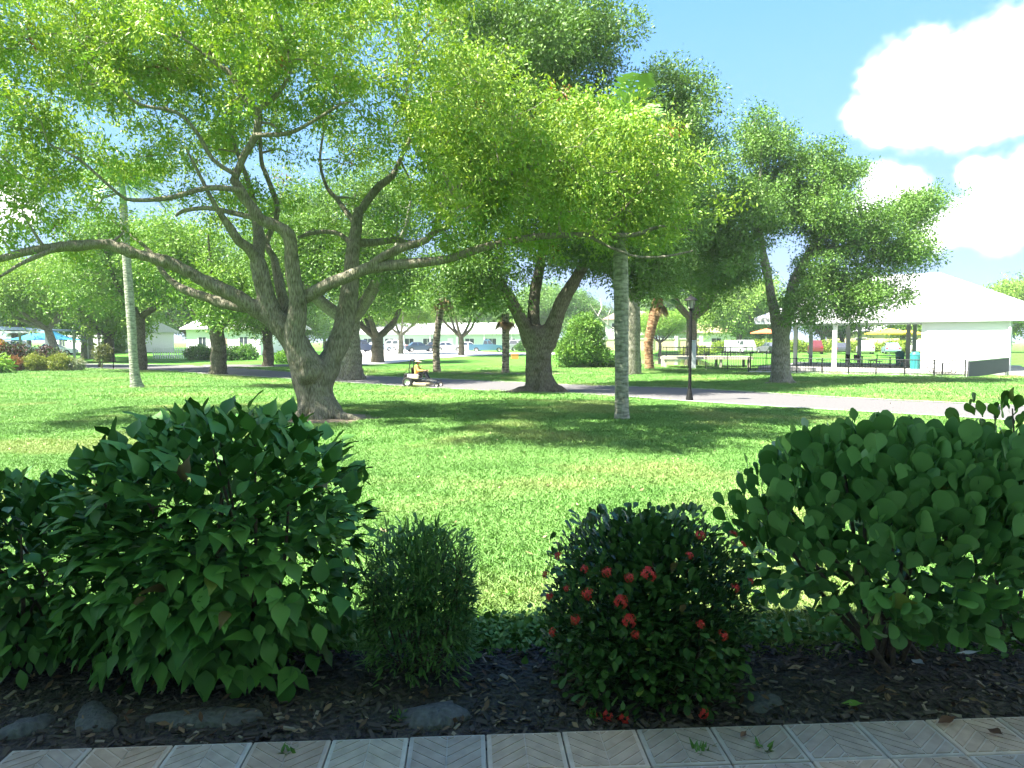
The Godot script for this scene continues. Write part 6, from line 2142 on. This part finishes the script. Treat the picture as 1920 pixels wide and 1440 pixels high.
	for q in ws:
		var o := thing("weed_tuft", q[0], "weed", q[1])
		for k in 16:
			var d := Vector3(gauss(), absf(gauss()) + 0.5, gauss()).normalized()
			part(o, "leaf", wl, M.leaf_soft, Transform3D(aim(d, Vector3(gauss(), 1, gauss()).normalized()).scaled_local(Vector3.ONE * rng.randf_range(0.6, 1.3)), Vector3(gauss() * 0.02, 0, gauss() * 0.02)))
	# broad-leaved ground cover along the back of the bed
	var gc := leaf_mesh(0.045, 0.038, [0.3, 0.95, 1.0, 0.8, 0.4, 0.05], 0.2, 0.2, Color(1, 1, 1), M.leaf_soft)
	xfs = []
	cols = PackedColorArray()
	for k in 7500:
		var x := rng.randf_range(-5.5, 5.5)
		var z := -4.12 + gauss() * 0.15
		if lump.get_noise_2d(x * 1.3, z * 1.3 + 7.0) < -0.05 and rng.randf() < 0.85:
			continue
		if x > 1.0 and rng.randf() < 0.5:
			continue
		var d := Vector3(gauss(), absf(gauss()) * 0.7 + 0.3, gauss()).normalized()
		xfs.append(Transform3D(aim(d, (Vector3.UP * 2.0 + Vector3(gauss(), 0, gauss())).normalized()).scaled_local(Vector3.ONE * rng.randf_range(0.5, 1.2)), Vector3(x, gy(x, z) + 0.02 + rng.randf() * 0.09, z)))
		cols.append(Color(0.06, 0.16, 0.03).lerp(Color(0.14, 0.28, 0.06), rng.randf()))
	var gcv := scatter(self, "ground_cover", gc, xfs, cols)
	gcv.set_meta("label", "broad-leaved creeping ground cover between the shrubs and the lawn")
	gcv.set_meta("category", "ground cover")

# ------------------------------------------------------------------ grass blades
func grass() -> void:
	var r := RandomNumberGenerator.new()
	r.seed = 77
	var clumps: Array = []
	for variant in 2:
		var g := G.new()
		g.use_col = true
		for k in 34:
			var p := Vector3(r.randf_range(-1, 1), 0, r.randf_range(-1, 1)) * 0.1
			var a := r.randf() * TAU
			var side := Vector3(cos(a), 0, sin(a))
			var lean := Vector3(r.randfn(), 0, r.randfn()) * 0.024
			var h := r.randf_range(0.03, 0.06)
			var w := r.randf_range(0.0026, 0.0042)
			var vary := r.randf_range(0.88, 1.12)
			g.col = Color(vary, vary, vary)
			var m0 := p + Vector3(0, h * 0.6, 0) + lean * 0.7
			var tp := p + Vector3(0, h * 0.85, 0) + lean * 2.0
			var nn := (side.cross(Vector3.UP) + Vector3.UP * 0.8).normalized()
			var i0 := g.vert(p - side * w + Vector3(0, -0.01, 0), nn, Vector2.ZERO)
			g.vert(p + side * w + Vector3(0, -0.01, 0), nn, Vector2.ZERO)
			g.vert(m0 + side * w * 0.9, nn, Vector2.ZERO)
			g.vert(m0 - side * w * 0.9, nn, Vector2.ZERO)
			g.vert(tp, nn, Vector2.ZERO)
			g.ix.append_array(PackedInt32Array([i0, i0 + 2, i0 + 1, i0, i0 + 3, i0 + 2, i0 + 3, i0 + 4, i0 + 2]))
		clumps.append(g.mesh(M.blade))
	var patch := FastNoiseLite.new()
	patch.seed = 12
	patch.frequency = 0.55
	patch.fractal_octaves = 4
	var bands := [[3.9, 8.0, 300.0, 0.95], [8.0, 14.0, 220.0, 1.0], [14.0, 26.0, 90.0, 1.2], [26.0, 60.0, 16.0, 1.8]]
	for variant in 2:
		var xfs: Array[Transform3D] = []
		var cols := PackedColorArray()
		for b in bands:
			var w0: float = b[1] * 0.78 + 1.6
			var count := int((b[1] - b[0]) * 2.0 * w0 * b[2] * 0.5)
			for k in count:
				var d: float = r.randf_range(b[0], b[1])
				var x: float = r.randf_range(-w0, w0)
				if absf(x) > d * 0.78 + 1.6:
					continue
				var z := -d
				if d < 4.6 and d < 4.0 + 0.12 * lump.get_noise_2d(x * 2.0, 3.0):
					continue
				if d > 18.0:
					var p2 := Vector2(x, z)
					if Geometry2D.is_point_in_polygon(p2, road_poly) or (d > 40.0 and (Geometry2D.is_point_in_polygon(p2, branch_poly) or Geometry2D.is_point_in_polygon(p2, lot_poly))):
						continue
				if Vector2(x + 5.2, z + 19.2).length() < 1.3:
					continue
				var s: float = b[3] * r.randf_range(0.75, 1.25)
				xfs.append(Transform3D(Basis(Vector3.UP, r.randf() * TAU).scaled_local(Vector3(s, s * r.randf_range(0.7, 1.1), s)), Vector3(x, gy(x, z), z)))
				var patchy := clampf(0.5 + patch.get_noise_2d(x, z) * 0.8 + r.randfn() * 0.12, 0.0, 1.0)
				var dry := clampf(patch.get_noise_2d(x * 0.35 + 50.0, z * 0.35) * 1.6 - 0.1, 0.0, 0.6)
				cols.append(Color(0.115, 0.28, 0.05).lerp(Color(0.22, 0.43, 0.105), patchy).lerp(Color(0.34, 0.4, 0.13), dry))
		var o := scatter(self, "lawn_grass" if variant == 0 else "lawn_grass_001", clumps[variant], xfs, cols)
		o.set_meta("label", "short bright green lawn grass in front of the shrubs")
		o.set_meta("category", "grass")
		o.set_meta("group", "lawn grass")
